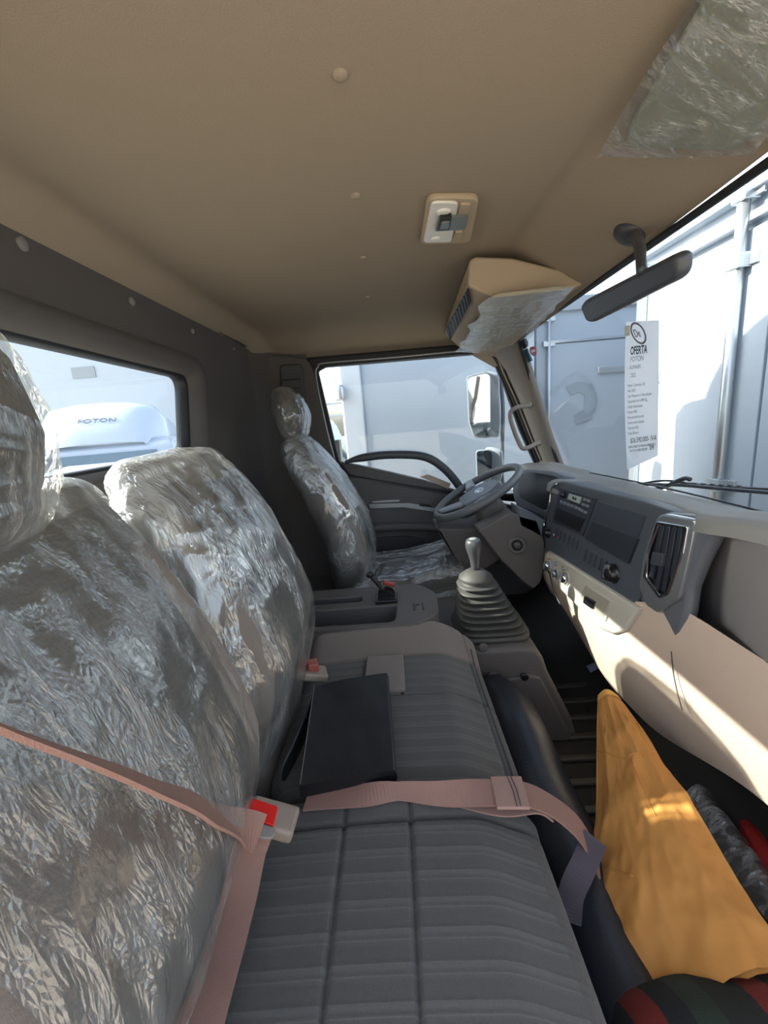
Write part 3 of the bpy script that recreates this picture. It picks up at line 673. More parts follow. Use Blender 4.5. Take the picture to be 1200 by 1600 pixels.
# glovebox side: upper grey lid and lower beige body
gpl = pl3(V(.625, 1.0, .80), V(.590, .65, .80), V(.66, .65, .45)) 
G0 = at(1130, 832, y=.86); G1 = at(1200, 840, y=.64); G2 = at(1072, 962, y=.86)
PG = pl3(at(1128, 834, y=.84), at(1200, 842, y=.65), at(1200, 1040, y=.65))
pxslab('glovebox_lid', [(1080, 858), (1100, 832), (1134, 828), (1200, 836), (1420, 860), (1420, 1200), (1200, 1042), (1074, 964), (1050, 948), (1056, 900)], PG, .06, glovem, db, r=.02, bev=.010, lift=.006)
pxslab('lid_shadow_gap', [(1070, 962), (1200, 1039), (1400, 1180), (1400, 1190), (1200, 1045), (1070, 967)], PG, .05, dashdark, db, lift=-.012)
# lower beige body as a curved skin
m_ = MB()
def lowb(u, v):
    y = lerp(1.64, .15, u)
    zt = lerp(.50, .60, sst(1.2, .8, y)); zb_ = lerp(.30, .20, sst(1.6, 1.1, y)) if y > 1.0 else lerp(.20, .31, sst(1.0, .6, y))
    xt = lerp(.60, .625, sst(1.2, .8, y)); z = lerp(zt, zb_, v)
    bl = .012*math.sin(PI*v)
    return V(xt-bl+.03*v*v-.012, y, z)
m_.grid(lowb, 60, 24)
m_.grid(lambda u, v: lowb(u, 1)+V(.22*v, 0, -.03*v+.0), 60, 4)
m_.build('lower_panel', beige, db, smooth=True)
m_ = MB(); m_.tube([at(*p, x=.596) for p in [(1049, 1018), (1052, 1050), (1058, 1080), (1066, 1110)]], .0012, 6, 4); m_.build('panel_joint', dashdark, db)
# flank of dash at the driver side and knee panel
kp = (V(0, 1.60, 0), V(0, -1, 0))
pxslab('knee_panel', [(747, 829), (799, 800), (822, 808), (840, 812), (852, 850), (850, 885), (845, 911), (833, 921), (816, 908), (780, 872)], kp, .10, tunnelm, db, r=.01, bev=.006)
pxslab('column_cover', [(682, 826), (742, 826), (785, 806), (800, 800), (800, 815), (790, 870), (730, 910)], (V(0, 1.74, 0), V(0, -1, 0)), .2, mat('cover_brown', (78, 72, 70), .6, bump=.2, scale=500), db, r=.01, bev=.01)
ig = at(808, 852, plane=(V(0, 1.595, 0), V(0, -1, 0)))
m_ = MB(); m_.lathe(ig, (-.2, -1, .1), [(.036, -.01), (.034, .006), (.024, .008), (.022, .002), (.001, .002)], 28); ih = m_.build('ignition_collar', tunnelm, db, smooth=True)
m_ = MB(); m_.lathe(ig, (-.2, -1, .1), [(.019, .002), (.018, .012), (.012, .013), (.001, .013)], 24); m_.build('ignition_lock', black, ih, smooth=True)
# instrument binnacle
c1 = at(806, 738, y=2.03); c2 = at(876, 742, y=1.64); c3 = at(858, 812, y=1.64)
PI_ = pl3(c1, c2, c3)
bn = pxslab('instrument_binnacle', [(800, 752), (806, 738), (820, 733), (860, 736), (880, 743), (874, 765), (862, 806), (852, 812), (806, 790), (801, 775)], PI_, .10, dashgrey, db, r=.012, bev=.010)
pxslab('instrument_glass', [(813, 741), (835, 738), (868, 744), (874, 750), (857, 793), (850, 797), (812, 777), (808, 765)], PI_, .006, mat('screen_black', (12, 15, 22), .3), bn, r=.012, lift=.002, bev=.001)
pxslab('switch_pod', [(806, 790), (852, 812), (846, 840), (812, 822)], kp, .08, dashgrey, db, r=.01, bev=.006)
# dark body filling behind the panels
m_ = MB(); m_.box((.84, 1.2, .52), (.18, 2.1, .44)); m_.build('dash_core', dashdark, db)

# ================================================================== STEERING WHEEL
sw = thing('steering_wheel', 'grey three-spoke steering wheel in front of the driver seat', 'steering wheel', (.37, 1.85, .70))
sc_ = V(.368, 1.85, .706); su = V(.885, 0, .466).normalized(); sv = V(0, 1, 0); sn = su.cross(sv).normalized()
if sn.z < 0: sn = -sn
R_ = .205
m_ = MB(); rr = []
for i in range(64):
    a = 2*PI*i/64; d = su*math.cos(a)+sv*math.sin(a)
    rr.append([sc_+d*(R_+.0165*math.cos(b))+sn*(.0175*math.sin(b)) for b in [2*PI*k/14 for k in range(14)]])
rr.append(rr[0]); m_.rings(rr, cap=False); m_.build('rim', wheelm, sw, smooth=True)
hubc = sc_-sn*.022
FW = (hubc, sv*-1, su)   # frame: u to the viewer's right of driver, v up the wheel
hub = plate('hub_pad', rpoly([(-.085, -.07), (.085, -.07), (.10, .02), (.055, .085), (-.055, .085), (-.10, .02)], .03), [], (hubc+sn*.02, sv, su) if True else FW, .045, mat('hub_grey', (98, 104, 112), .4), sw, bev=.012)
def disc(cx, cy, rx, ry, n=28): return [Vector((cx+rx*math.cos(2*PI*k/n), cy+ry*math.sin(2*PI*k/n))) for k in range(n)]
NS = 1 if (sv.cross(su)).dot(sn) > 0 else -1
fw = (hubc+sn*.0225, -sv, su) if NS < 0 else (hubc+sn*.0225, sv, su)
bpy.data.objects.remove(hub)
hub = plate('hub_pad', rpoly([(-.085, -.085), (.085, -.085), (.118, .03), (.065, .105), (-.065, .105), (-.118, .03)], .03), [], (fw[0], fw[1], fw[2]), .045, MATS['hub_grey'], sw, bev=.012)
fe = (fw[0]+sn*.002, fw[1], fw[2])
plate('emblem', disc(0, .012, .034, .022), [disc(0, .012, .029, .017)], fe, .004, chrome, hub, bev=.0008)
plate('emblem_bar', [Vector((-.022, -.002)), Vector((-.004, -.002)), Vector((.006, .028)), Vector((-.002, .028))], [], fe, .003, chrome, hub)
plate('emblem_bar', [Vector((.002, -.002)), Vector((.022, -.002)), Vector((.016, .012)), Vector((.006, .012))], [], fe, .003, chrome, hub)
for s in (-1, 1):
    m_ = MB(); R = []
    for t in [i/8 for i in range(9)]:
        p = hubc+fw[1]*s*lerp(.07, .198, t)+su*lerp(-.02, .01, t)+sn*lerp(.0, .033, t); R.append(superring(p, su*lerp(.034, .020, t), sn*.010, 3, 16))
    m_.rings(R); sp_ = m_.build('spoke', silver if False else mat('spoke_grey', (138, 142, 148), .35, metal=.3), sw, smooth=True)
    plate('spoke_buttons', rpoly([(s*.092, -.035), (s*.145, -.028), (s*.145, .02), (s*.096, .015)][::s], .006), [], (fw[0]+sn*.0, fw[1], fw[2]), .014, dashdark, sp_, bev=.003)
    for k in range(2):
        plate('button', rpoly([(s*(.100+k*.022), -.028), (s*(.118+k*.022), -.026), (s*(.118+k*.022), .010), (s*(.100+k*.022), .008)][::s], .004), [], (fw[0]+sn*.004, fw[1], fw[2]), .006, dashgrey, sp_, bev=.001)
m_ = MB(); R = []
for t in [i/8 for i in range(9)]:
    p = hubc+su*lerp(-.04, -.19, t)+sn*lerp(0, .033, t); R.append(superring(p, fw[1]*lerp(.05, .022, t), sn*.010, 3, 16))
m_.rings(R); m_.build('spoke', MATS['spoke_grey'], sw, smooth=True)
# column shroud
co = thing('steering_column', 'brown-grey steering column shroud with black stalk under the wheel', 'steering column', (.5, 1.85, .5))
ax = (-sn)
m_ = MB(); R = []
for t in [i/8 for i in range(9)]:
    p = hubc-sn*.03+ax*(.28*t); R.append(superring(p+su*.01, sv*lerp(.055, .085, t), su*lerp(.06, .10, t), 3.2, 28))
m_.rings(R); m_.build('shroud', mat('shroud_brown', (104, 97, 92), .55, bump=.2, scale=500), co, smooth=True)
st = at(789, 822, y=1.68); m_ = MB(); m_.tube([V(.50, 1.80, .60), lerp(V(.50, 1.80, .60), st, .5), st, at(790, 805, y=1.66)], [.008, .010, .014, .015, .013], 14, 4); m_.build('stalk', black, co, smooth=True)

# ================================================================== TUNNEL, GEAR LEVER, CONSOLE
tn = thing('engine_tunnel', 'taupe plastic tunnel housing beneath the gear lever', 'tunnel housing', (.28, 1.35, 0))
m_ = MB()
prof = [(.06, .0), (.06, .335), (.36, .335), (.405, .325), (.425, .29), (.44, .24), (.515, .07), (.535, .0)]
m_.prism([V(x, 1.17, z) for x, z in prof], (0, .42, 0)); m_.build('tunnel_body', tunnelm, tn, bevel=.016)
m_ = MB(); m_.prism([V(x, 1.155, z) for x, z in [(.27, 0), (.27, .235), (.385, .245), (.41, .235), (.43, .19), (.515, 0)]], (0, .03, 0)); m_.build('side_cover', tunnelm, tn, bevel=.008)
for (px, py, r, mm) in ((755, 1012, .014, tunnelm), (820, 1058, .012, black)):
    c = at(px, py, y=1.168 if py < 1040 else 1.154); m_ = MB(); m_.lathe(c, (0, -1, 0), [(r, -.006), (r, .002), (r*.7, .003), (.001, .003)], 20); m_.build('bolt_cap', mm, tn, smooth=True)

gl = thing('gear_lever', 'grey gear lever rising from a ribbed rubber bellows', 'gear lever', (.285, 1.31, .335))
bc = V(.288, 1.32, .335); tcx = at(738, 885, y=1.32)
m_ = MB(); R = []; N_ = 8
tcx.z = .545; tcx.x = .250
def sq(c, r, n): return superring(c, V(r, 0, 0), V(0, r, 0), n, 40)
R.append(sq(bc, .118, 5)); R.append(sq(bc+V(0, 0, .014), .118, 5)); R.append(sq(bc+V(0, 0, .016), .106, 4))
for i in range(N_):
    t0 = i/N_; c_ = lerp(bc+V(0, 0, .018), tcx+V(0, 0, -.035), t0); c1_ = lerp(bc+V(0, 0, .018), tcx+V(0, 0, -.035), (i+.55)/N_); r0 = lerp(.112, .062, t0**.9); n_ = lerp(4.2, 2.2, t0)
    R += [sq(c_, r0*.70, n_), sq(c_+V(0, 0, .002), r0*.97, n_), sq(lerp(c_, c1_, .35), r0, n_), sq(lerp(c_, c1_, .6), r0*.985, n_), sq(c1_, r0*.84, n_), sq(c1_+V(0, 0, .002), r0*.66, n_)]
R += [sq(tcx+V(0, 0, -.032), .058, 2), sq(tcx+V(0, 0, -.022), .054, 2), sq(tcx+V(0, 0, -.008), .036, 2), sq(tcx+V(0, 0, -.002), .026, 2), sq(tcx, .018, 2)]
m_.rings(R); m_.build('bellows', mat('bellows_rubber', (66, 64, 60), .6, bump=.3, scale=300), gl, smooth=True)
kt = at(739, 842, y=1.32); kd = (kt-tcx).normalized(); H = (kt-tcx).length
m_ = MB(); m_.lathe(tcx, kd, [(.014, -.01), (.014, H*.12), (.016, H*.3), (.020, H*.5), (.0255, H*.7), (.0265, H*.84), (.0245, H*.94), (.019, H), (.012, H*1.01), (.001, H*1.0)], 28); m_.build('knob', mat('knob_grey', (66, 67, 69), .38), gl, smooth=True)
m_ = MB(); m_.lathe(kt, kd, [(.013, -.002), (.013, .0015), (.011, .002), (.001, .002)], 20); m_.build('knob_cap', mat('cap_grey', (140, 140, 140), .3), gl, smooth=True)

cs = thing('centre_console', 'grey-brown centre console tray with cup holders beside the driver seat', 'console', (-.15, 1.27, 0))
CZ = .455
fc = (V(0, 0, CZ), V(1, 0, 0), V(0, 1, 0))
outer = rpoly([(-.46, 1.14), (.03, 1.14), (.11, 1.20), (.12, 1.36), (.06, 1.45), (-.46, 1.45)], [0, .03, .04, .04, .04, 0])
h1 = rpoly([(-.44, 1.165), (-.03, 1.165), (-.02, 1.28), (-.44, 1.28)], .022)
h2 = rpoly([(-.42, 1.325), (-.14, 1.325), (-.14, 1.372), (-.42, 1.372)], .015)
plate('console_top', outer, [h1, h2], fc, .012, tunnelm, cs, bev=.004)
m_ = MB()
for poly, dz in ((h1, .085), (h2, .05)):
    m_.rings([[V(p[0], p[1], CZ-.006) for p in poly], [V(lerp(p[0], sum(q[0] for q in poly)/len(poly), .05), lerp(p[1], sum(q[1] for q in poly)/len(poly), .12), CZ-dz) for p in poly]], cap=False)
    m_.add([V(lerp(p[0], sum(q[0] for q in poly)/len(poly), .05), lerp(p[1], sum(q[1] for q in poly)/len(poly), .12), CZ-dz) for p in poly], [tuple(range(len(poly)))])
m_.build('tray_well', mat('tray_dark', (72, 68, 68), .6), cs, smooth=False)
m_ = MB(); m_.rings([[V(p[0], p[1], CZ-.008) for p in outer], [V(p[0], p[1], .02) for p in outer]], cap=False); m_.build('console_side', tunnelm, cs, smooth=False)
for (x, y) in ((-.35, 1.222), (-.24, 1.222)):
    m_ = MB(); m_.lathe((x, y, CZ-.084), (0, 0, 1), [(.043, 0), (.043, .034), (.038, .034), (.038, .002), (.001, .002)], 28); m_.build('cup_ring', MATS['tray_dark'], cs, smooth=True)
for k in (0, 1):
    m_ = MB(); m_.box((.035+k*.028, 1.255, CZ+.001), (.006, .05, .004)); m_.build('slot', black, cs, bevel=.001)
text('slot_mark', 'EXIT'[0:0]+'|||', (V(.049, 1.272, CZ+.001), V(0, -1, 0), V(1, 0, 0)), .012, black, cs)

hb = thing('handbrake_lever', 'small black handbrake lever with red release beside the driver seat', 'handbrake', (-.04, 1.40, CZ))
hc = at(604, 937, z=CZ); hc.y = min(hc.y, 1.40)
m_ = MB(); m_.box(hc+V(0, 0, .006), (.075, .07, .014)); m_.build('base_plate', black, hb, bevel=.004)
m_ = MB(); R = []
for k in range(13):
    a = PI*k/12; R.append([hc+V(-.030*math.cos(a), s*.022, .012+.028*math.sin(a)) for s in (-1, -.8, .8, 1)])
m_.rings(R, closed=False); m_.prism([hc+V(-.030*math.cos(PI*k/12), -.022, .012+.028*math.sin(PI*k/12)) for k in range(13)], (0, .044, 0)); m_.build('gate_dome', black, hb, smooth=False)
ht = at(578, 898, y=hc.y); m_ = MB(); m_.tube([hc+V(-.004, 0, .03), lerp(hc+V(-.004, 0, .03), ht, .55), ht], [.007, .008, .010], 12, 4); m_.lathe(ht, (ht-hc), [(.009, -.008), (.013, -.003), (.014, .004), (.009, .009), (.001, .010)], 18); m_.build('lever', black, hb, smooth=True)
m_ = MB(); m_.box(hc+V(.012, .020, .050), (.040, .014, .016), Matrix.Rotation(.3, 3, 'Y')); m_.build('red_release', mat('dull_red', (150, 62, 50), .4), hb, bevel=.004)

# ================================================================== SEATS
def sdr(x, y, x0, x1, y0, y1, r):
    cx, cy = (x0+x1)/2, (y0+y1)/2; qx = abs(x-cx)-(x1-x0)/2+r; qy = abs(y-cy)-(y1-y0)/2+r
    return -(math.hypot(max(qx, 0), max(qy, 0))+min(max(qx, qy), 0)-r)
def cushion(name, x0, x1, y0, y1, zt, zb, mats, parent, nx=150, ny=150, R=.05, cr=.05, zone=None):
    mb = MB(); g = {}
    # squircle mapping keeps the outline rounded
    vs = []; fs = []
    for i in range(nx+1):
        for j in range(ny+1):
            a, b = 2*i/nx-1, 2*j/ny-1
            hx, hy = (x1-x0)/2, (y1-y0)/2
            x = (x0+x1)/2+a*hx; y = (y0+y1)/2+b*hy
            # pull corners in onto the rounded rectangle
            dx = max(0, abs(x-(x0+x1)/2)-(hx-cr)); dy = max(0, abs(y-(y0+y1)/2)-(hy-cr)); m = max(dx, dy); h = math.hypot(dx, dy)
            if m > 0 and h > 0:
                s = m/h; sx = 1 if a > 0 else -1; sy = 1 if b > 0 else -1
                x = (x0+x1)/2+sx*((hx-cr)+dx*s) if dx > 0 else x; y = (y0+y1)/2+sy*((hy-cr)+dy*s) if dy > 0 else y
            d = max(0, sdr(x, y, x0, x1, y0, y1, cr)); dr_ = 0
            if d < R: dr_ = R-math.sqrt(max(0, R*R-(R-d)**2))
            vs.append(V(x, y, zt(x, y)-dr_))
    for i in range(nx):
        for j in range(ny): fs.append((i*(ny+1)+j, (i+1)*(ny+1)+j, (i+1)*(ny+1)+j+1, i*(ny+1)+j+1))
    per = [i*(ny+1) for i in range(nx+1)]+[nx*(ny+1)+j for j in range(1, ny+1)]+[i*(ny+1)+ny for i in range(nx-1, -1, -1)]+[j for j in range(ny-1, 0, -1)]
    k = len(vs); vs += [V(vs[i].x, vs[i].y, zb) for i in per]; n = len(per)
    fs += [(per[i], per[(i+1) % n], k+(i+1) % n, k+i) for i in range(n)]
    mb.add(vs, fs)
    if zone:
        for q, f_ in enumerate(fs):
            c = sum((Vector(vs[i]) for i in f_), Vector())/4; mb.mi[q] = zone(c.x, c.y) if q < nx*ny else 1
    return mb.build(name, mats, parent, smooth=True)
def gv(d, w_=.0035): return math.exp(-(d/w_)**2)
def ribs(y, per=.034):
    f = (y/per) % 1
    return .0008*(gv(f-.35, .055)+gv(f-.65, .055))

ps = thing('passenger_seat', 'grey cloth passenger seat nearest the viewer, its cushion uncovered', 'seat', (-.05, .37, 0))
FX = lambda x: -.035*sst(.08, .19, x)   # front edge rolls over
def z1(x, y):
    z = .418+.010*math.sin(PI*max(0, min(1, (x+.27)/.46)))+FX(x)+.004*math.sin(PI*(y-.1)/.45)
    z -= .009*gv(x+.015-.0*(y)) + .009*gv(x+.122)
    if y < .545: z += ribs(y)
    z -= .010*gv(y-.548-.02*(x), .004)
    if y > .552: z += .006*sst(.552, .575, y)
    return z
cushion('cushion', -.285, .198, .06, .605, z1, .20, [ribcloth, seatcloth], ps, 170, 230, R=.035, cr=.04, zone=lambda x, y: 0 if (y < .548+.02*x and x < .172) else 1)
ms = thing('middle_seat', 'grey cloth middle seat with the black folder lying on its cushion', 'seat', (-.05, .88, 0))
def z2(x, y):
    z = .412+.008*math.sin(PI*max(0, min(1, (x+.27)/.46)))+FX(x)+.030*sst(1.02, 1.14, y)
    s1 = y-.868-.02*x; s2 = y-1.035-.05*x
    z -= .009*gv(s1)*(1 if x > -.06 else 0)+.008*gv(s2)
    if .868 < y < 1.03: z -= .008*gv(x+.018)
    if y < 1.03: z += ribs(y)
    z -= .006*gv(x-.172, .003)
    return z
cushion('cushion', -.285, .205, .612, 1.20, z2, .20, [ribcloth, seatpale, seatcloth], ms, 170, 240, R=.045, cr=.075, zone=lambda x, y: 1 if (y > 1.035+.05*x) else (0 if x < .172 else 2))
m_ = MB(); m_.tube([V(.186+0*y, y, z2(.186, y)-.006) for y in [.64+.05*i for i in range(10)]], .0028, 8, 4); m_.build('piping', seatcloth, ms, smooth=True)
# folded lap of upholstery strip beside the folder
m_ = MB(); m_.box((-.06, .95, .424), (.10, .15, .012)); m_.build('ribbed_insert', fabric('insert_cloth', (126, 116, 108)), ms, bevel=.004)

# backrests
NP = [V(-.375, .37, .30), V(-.36, .37, .45), V(-.328, .37, .60), V(-.375, .37, .78), V(-.428, .37, .905), V(-.452, .37, .968)]
NW = [.22, .235, .24, .24, .238, .226]; NT = [.070, .082, .085, .075, .062, .045]
pad('backrest', NP, NW, NT, seatcloth, ps, n=4)
MP = [p+V(-.010, .505, .008) for p in NP]
MW = [.215, .23, .235, .228, .212, .18]
pad('backrest', MP, MW, NT, seatcloth, ms, n=3.2)
def bolster(P, W, T, par, s):
    pts = [p+V(T[i]*.55+.002, s*W[i]*.78, 0) for i, p in enumerate(P)][0:5]; mb = MB(); mb.tube(pts, [.03, .036, .038, .036, .026], 16, 7); mb.build('side_bolster', seatpale, par, smooth=True)
for s in (-1, 1): bolster(NP, NW, NT, ps, s); bolster(MP, MW, NT, ms, s)
for P, par in ((NP, ps), (MP, ms)):
    mb = MB(); mb.box(P[0]+V(.062, 0, .095), (.075, .43, .20), Matrix.Rotation(-.08, 3, 'Y')); mb.build('lower_valance', seatpale, par, bevel=.03)
    for k in (0, 1):
        yy = P[0].y+(-.09, .09)[k]; mb = MB(); mb.tube([V(p.x+NT[i]+.001, yy, p.z) for i, p in enumerate(P[:5])], .002, 6, 5); mb.build('seam', darktrim, par)
HC = V(-.420, .325, 1.088)
HRP = [HC+V(.015, 0, -.080), HC+V(.012, 0, -.02), HC+V(.0, 0, .05), HC+V(-.015, 0, .10)]
pad('headrest', HRP, [.12, .143, .14, .11], [.05, .062, .060, .042], seatcloth, ps, n=2.6)
for s in (-1, 1):
    mb = MB(); mb.tube([HC+V(.0, s*.05, -.16), HC+V(.01, s*.05, -.06)], .006, 10); mb.build('headrest_post', steel, ps, smooth=True)

dsv = thing('driver_seat', 'grey driver seat under clear film behind the steering wheel', 'seat', (0, 1.85, 0))
DP = [V(-.225, 1.85, .36), V(-.215, 1.85, .50), V(-.245, 1.85, .64), V(-.315, 1.85, .80), V(-.385, 1.85, .92), V(-.41, 1.85, .965)]
DW = [.20, .235, .24, .225, .18, .15]; DT = [.075, .088, .088, .075, .062, .05]
pad('backrest', DP, DW, DT, mat('driver_vinyl', (88, 84, 80), .6, bump=.3, scale=400), dsv, n=3.2)
for s in (-1, 1): bolster(DP, DW, DT, dsv, s)
def z3(x, y): return .372+.035*sst(.0, .24, x)-.03*sst(.25, .31, x)+.014*(abs(y-1.85)/.24)**4-.006*gv(abs(y-1.85)-.15)
cushion('cushion', -.28, .315, 1.60, 2.10, z3, .12, [seatcloth, MATS['driver_vinyl']], dsv, 90, 90, R=.05, cr=.08, zone=lambda x, y: 0)
DH = V(-.425, 1.85, 1.115)
DHP = [DH+V(.012, 0, -.075), DH+V(.010, 0, -.02), DH+V(-.006, 0, .035), DH+V(-.02, 0, .075)]
pad('headrest', DHP, [.105, .12, .115, .085], [.045, .058, .055, .035], seatcloth, dsv, n=2.6)
for s in (-1, 1):
    mb = MB(); mb.tube([DH+V(.0, s*.05, -.17), DH+V(.01, s*.05, -.06)], .006, 10); mb.build('headrest_post', steel, dsv, smooth=True)

# films over the seats
def grow(T, a): return [t+a for t in T]
tag(cover('film_cover', [lerp(NP[1], NP[2], .5)]+[p+V(.004, 0, 0) for p in NP[2:]], grow(NW[1:], .004), grow(NT[1:], .010), film_near, amp=.016, base=.006, seed=1.3, skip0=8, flare=.004, d=(.35, .45, 1.)), 'crinkled clear film over the backrest nearest the viewer', 'plastic film')
tag(cover('film_cover', [p+V(.004, 0, 0) for p in MP[1:]], grow(MW[1:], .006), grow(NT[1:], .012), film, amp=.020, base=.010, seed=5.7, skip0=8, flare=.006, d=(.2, -.3, 1.)), 'crinkled clear film over the backrest of the middle seat', 'plastic film')
tag(cover('film_cover', HRP, grow([.12, .143, .14, .11], .004), grow([.05, .062, .060, .042], .004), film_near, amp=.012, base=.008, seed=2.2, s=1.6, d=(.2, 1., -.25)), 'crinkled clear film bag over the nearest headrest', 'plastic film')
tag(cover('film_cover', [p+V(.003, 0, 0) for p in DP], grow(DW, .006), grow(DT, .008), film, amp=.016, base=.008, seed=9.1, s=1.3, d=(.4, -.2, 1.), skip0=0, flare=.0), 'clear film over the backrest of the driver seat', 'plastic film')
tag(cover('film_cover', DHP, grow([.105, .12, .115, .085], .003), grow([.045, .058, .055, .035], .003), film, amp=.014, base=.006, seed=4.4, s=1.7, d=(.2, .2, 1.)), 'clear film bag over the headrest of the driver seat', 'plastic film')
def dcf(u, v):
    x = lerp(-.20, .335, u); y = lerp(1.575, 2.12, v); d = sdr(x, y, -.30, .325, 1.59, 2.11, .08)
    e = max(0, .055-d); p = V(min(x, .33), y, z3(min(x, .3), min(max(y, 1.6), 2.1))+.010-e*1.1)
    if e > .03: p.z -= (e-.03)*2.2
    return p+V(0, 0, 1)*(.016*fold(p, 1.6, 6.6, (.2, 1, 0)))
mb = MB(); mb.grid(dcf, 130, 130); tag(mb.build('film_cover', film, None, smooth=True), 'clear film over the seat cushion of the driver', 'plastic film')

# hump of black vinyl in front of the bench
m_ = MB(); R = []
for i in range(31):
    t = i/30; y = lerp(1.22, .30, t); e = math.sin(PI*min(1, t*4)/2) if t < .25 else 1
    h = (.21+.11*e)*(1-.10*t)+.006*math.sin(t*23); wx = .075+.03*e
    R.append([V(.19, y, .02), V(.20, y, h*.8), V(.225, y, h*.97), V(.25+wx*.3, y, h), V(.25+wx*.8, y, h*.86), V(.25+wx*1.1, y, h*.6), V(.25+wx*1.25, y, h*.25), V(.25+wx*1.3, y, .0)])
m_.rings(R, closed=False)
tag(m_.build('vinyl_cover', vinyl, None, smooth=True), 'black vinyl engine cover along the front of the bench', 'cover')
bo = at(770, 1060, y=1.16); m_ = MB(); m_.lathe(bo, (0, -1, .2), [(.02, -.02), (.02, .0), (.015, .006), (.001, .008)], 18)
tag(m_.build('plug', MATS['console_taupe'], None, smooth=True), 'round taupe plug beside the tunnel housing', 'plug')

# ================================================================== BELTS, FOLDER, ENVELOPE
bk = thing('seat_belt', 'brown webbing belt with red-button buckle lying beside the nearest backrest', 'seat belt', (-.21, .50, .42))
HZ = .535
def vside(px, py, k, s):      # webbing seen nearly edge-on where it leaves the pillar
    return (ray(px, py).normalized()*(1-k)+Vector(s).normalized()*k).normalized()
bu = (at(462, 1281, z=HZ-.022)-at(392, 1262, z=HZ)).normalized(); bs = V(0, 0, 1).cross(bu).normalized()
MBk = Matrix((bu, bs, bu.cross(bs))).transposed()
cbk = at(424, 1274, z=HZ-.012)
m_ = MB(); m_.box(cbk+V(0, 0, -.006), (.070, .044, .022), MBk); hs = m_.build('buckle', buckm, bk, bevel=.006)
bn_ = bu.cross(bs); bn_ = bn_ if bn_.z > 0 else -bn_
PBk = (cbk+bn_*.006, bn_)
pxslab('red_button', [(396, 1247), (435, 1260), (428, 1290), (387, 1276)], PBk, .006, redm, hs, r=.003, bev=.001, lift=.002)
pxslab('tongue', [(384, 1279), (426, 1292), (432, 1300), (424, 1309), (412, 1309), (380, 1296)], PBk, .005, mat('tongue_grey', (136, 128, 122), .4), bk, r=.004, bev=.001, lift=.002)
m_ = MB(); PX = [(-120, 1088), (0, 1138), (110, 1180), (220, 1222), (300, 1256), (360, 1282), (405, 1303)]
q = [at(-120, 1088, x=-.200), at(0, 1138, x=-.200), at(110, 1180, x=-.200), at(220, 1222, x=-.200), at(300, 1256, x=-.203), at(360, 1284, z=.600), at(405, 1303, z=HZ)]
sd = [vside(*PX[0], .03, (0, 0, 1)), vside(*PX[1], .05, (0, 0, 1)), vside(*PX[2], .07, (0, 0, 1)), vside(*PX[3], .14, (0, 0, 1)), vside(*PX[4], .09, (.3, .8, .3)), vside(*PX[5], .17, (.3, .9, .1)), V(.35, .9, 0)]
ribbon(m_, q, sd, .044, 8); m_.build('shoulder_webbing', beltm, bk, smooth=False)
m_ = MB(); q = [at(400, 1303, z=HZ-.002), at(389, 1330, z=.506), at(374, 1400, z=.475), at(352, 1480, z=.462), at(328, 1560, z=.458), at(295, 1680, z=.452)]
ribbon(m_, q, [V(1, .1, 0)]*6, .046, 8); m_.build('lap_webbing', beltm, bk, smooth=False)

lb = thing('lap_belt', 'pinkish brown lap belt lying across the bench and over its front edge', 'seat belt', (.05, .58, .43))
m_ = MB(); q = [at(480, 1245, z=.438), at(560, 1243, z=.443), at(620, 1236, z=.446), at(690, 1240, z=.447), at(760, 1238, z=.447), at(815, 1240, z=.440), at(862, 1262, y=.552), at(905, 1298, y=.55), at(925, 1335, y=.55)]
q[6] = at(860, 1258, z=.405); q[7] = at(905, 1296, z=.365); q[8] = at(935, 1350, z=.30)
ribbon(m_, q, [V(0, 1, 0), V(0, 1, .1), V(.1, .6, .8), V(.05, .8, .6), V(0, 1, .1), V(0, 1, 0), V(.1, 1, 0), V(.3, 1, 0), V(.4, 1, .0)], [.052, .040, .027, .036, .046, .048, .048, .048, .048], 10); m_.build('webbing', beltm, lb, smooth=False)
m_ = MB(); q = [at(700, 1243, z=.432), at(780, 1262, z=.431), at(835, 1258, z=.424), at(858, 1270, z=.400)]
ribbon(m_, q, [V(0, 1, 0)]*4, .030, 8); m_.build('webbing_return', mat('belt_return', (150, 118, 106), .75, bump=.6, scale=900), lb)
kc = at(796, 1238, z=.4485); m_ = MB(); m_.box(kc, (.052, .060, .006), Matrix.Rotation(-.06, 3, 'Z')); kk = m_.build('keeper_loop', mat('keeper_webbing', (160, 126, 112), .7, bump=.6, scale=900), lb, bevel=.0025)
for dx in (.004, .010):
    m_ = MB(); m_.tube([kc+V(dx, -.028, .0035), kc+V(dx+.002, 0, .004), kc+V(dx, .028, .0035)], .0007, 6); m_.build('stitching', darktrim, kk)
m_ = MB(); q = [at(930, 1310, z=.352), at(912, 1352, z=.342), at(893, 1395, z=.325), at(888, 1440, z=.30)]
ribbon(m_, q, [V(1, .3, 0), V(1, -.2, 0), V(.6, -.8, 0), V(1, 0, 0)], .036, 8); m_.build('hanging_end', mat('belt_shade', (74, 66, 72), .75), lb)
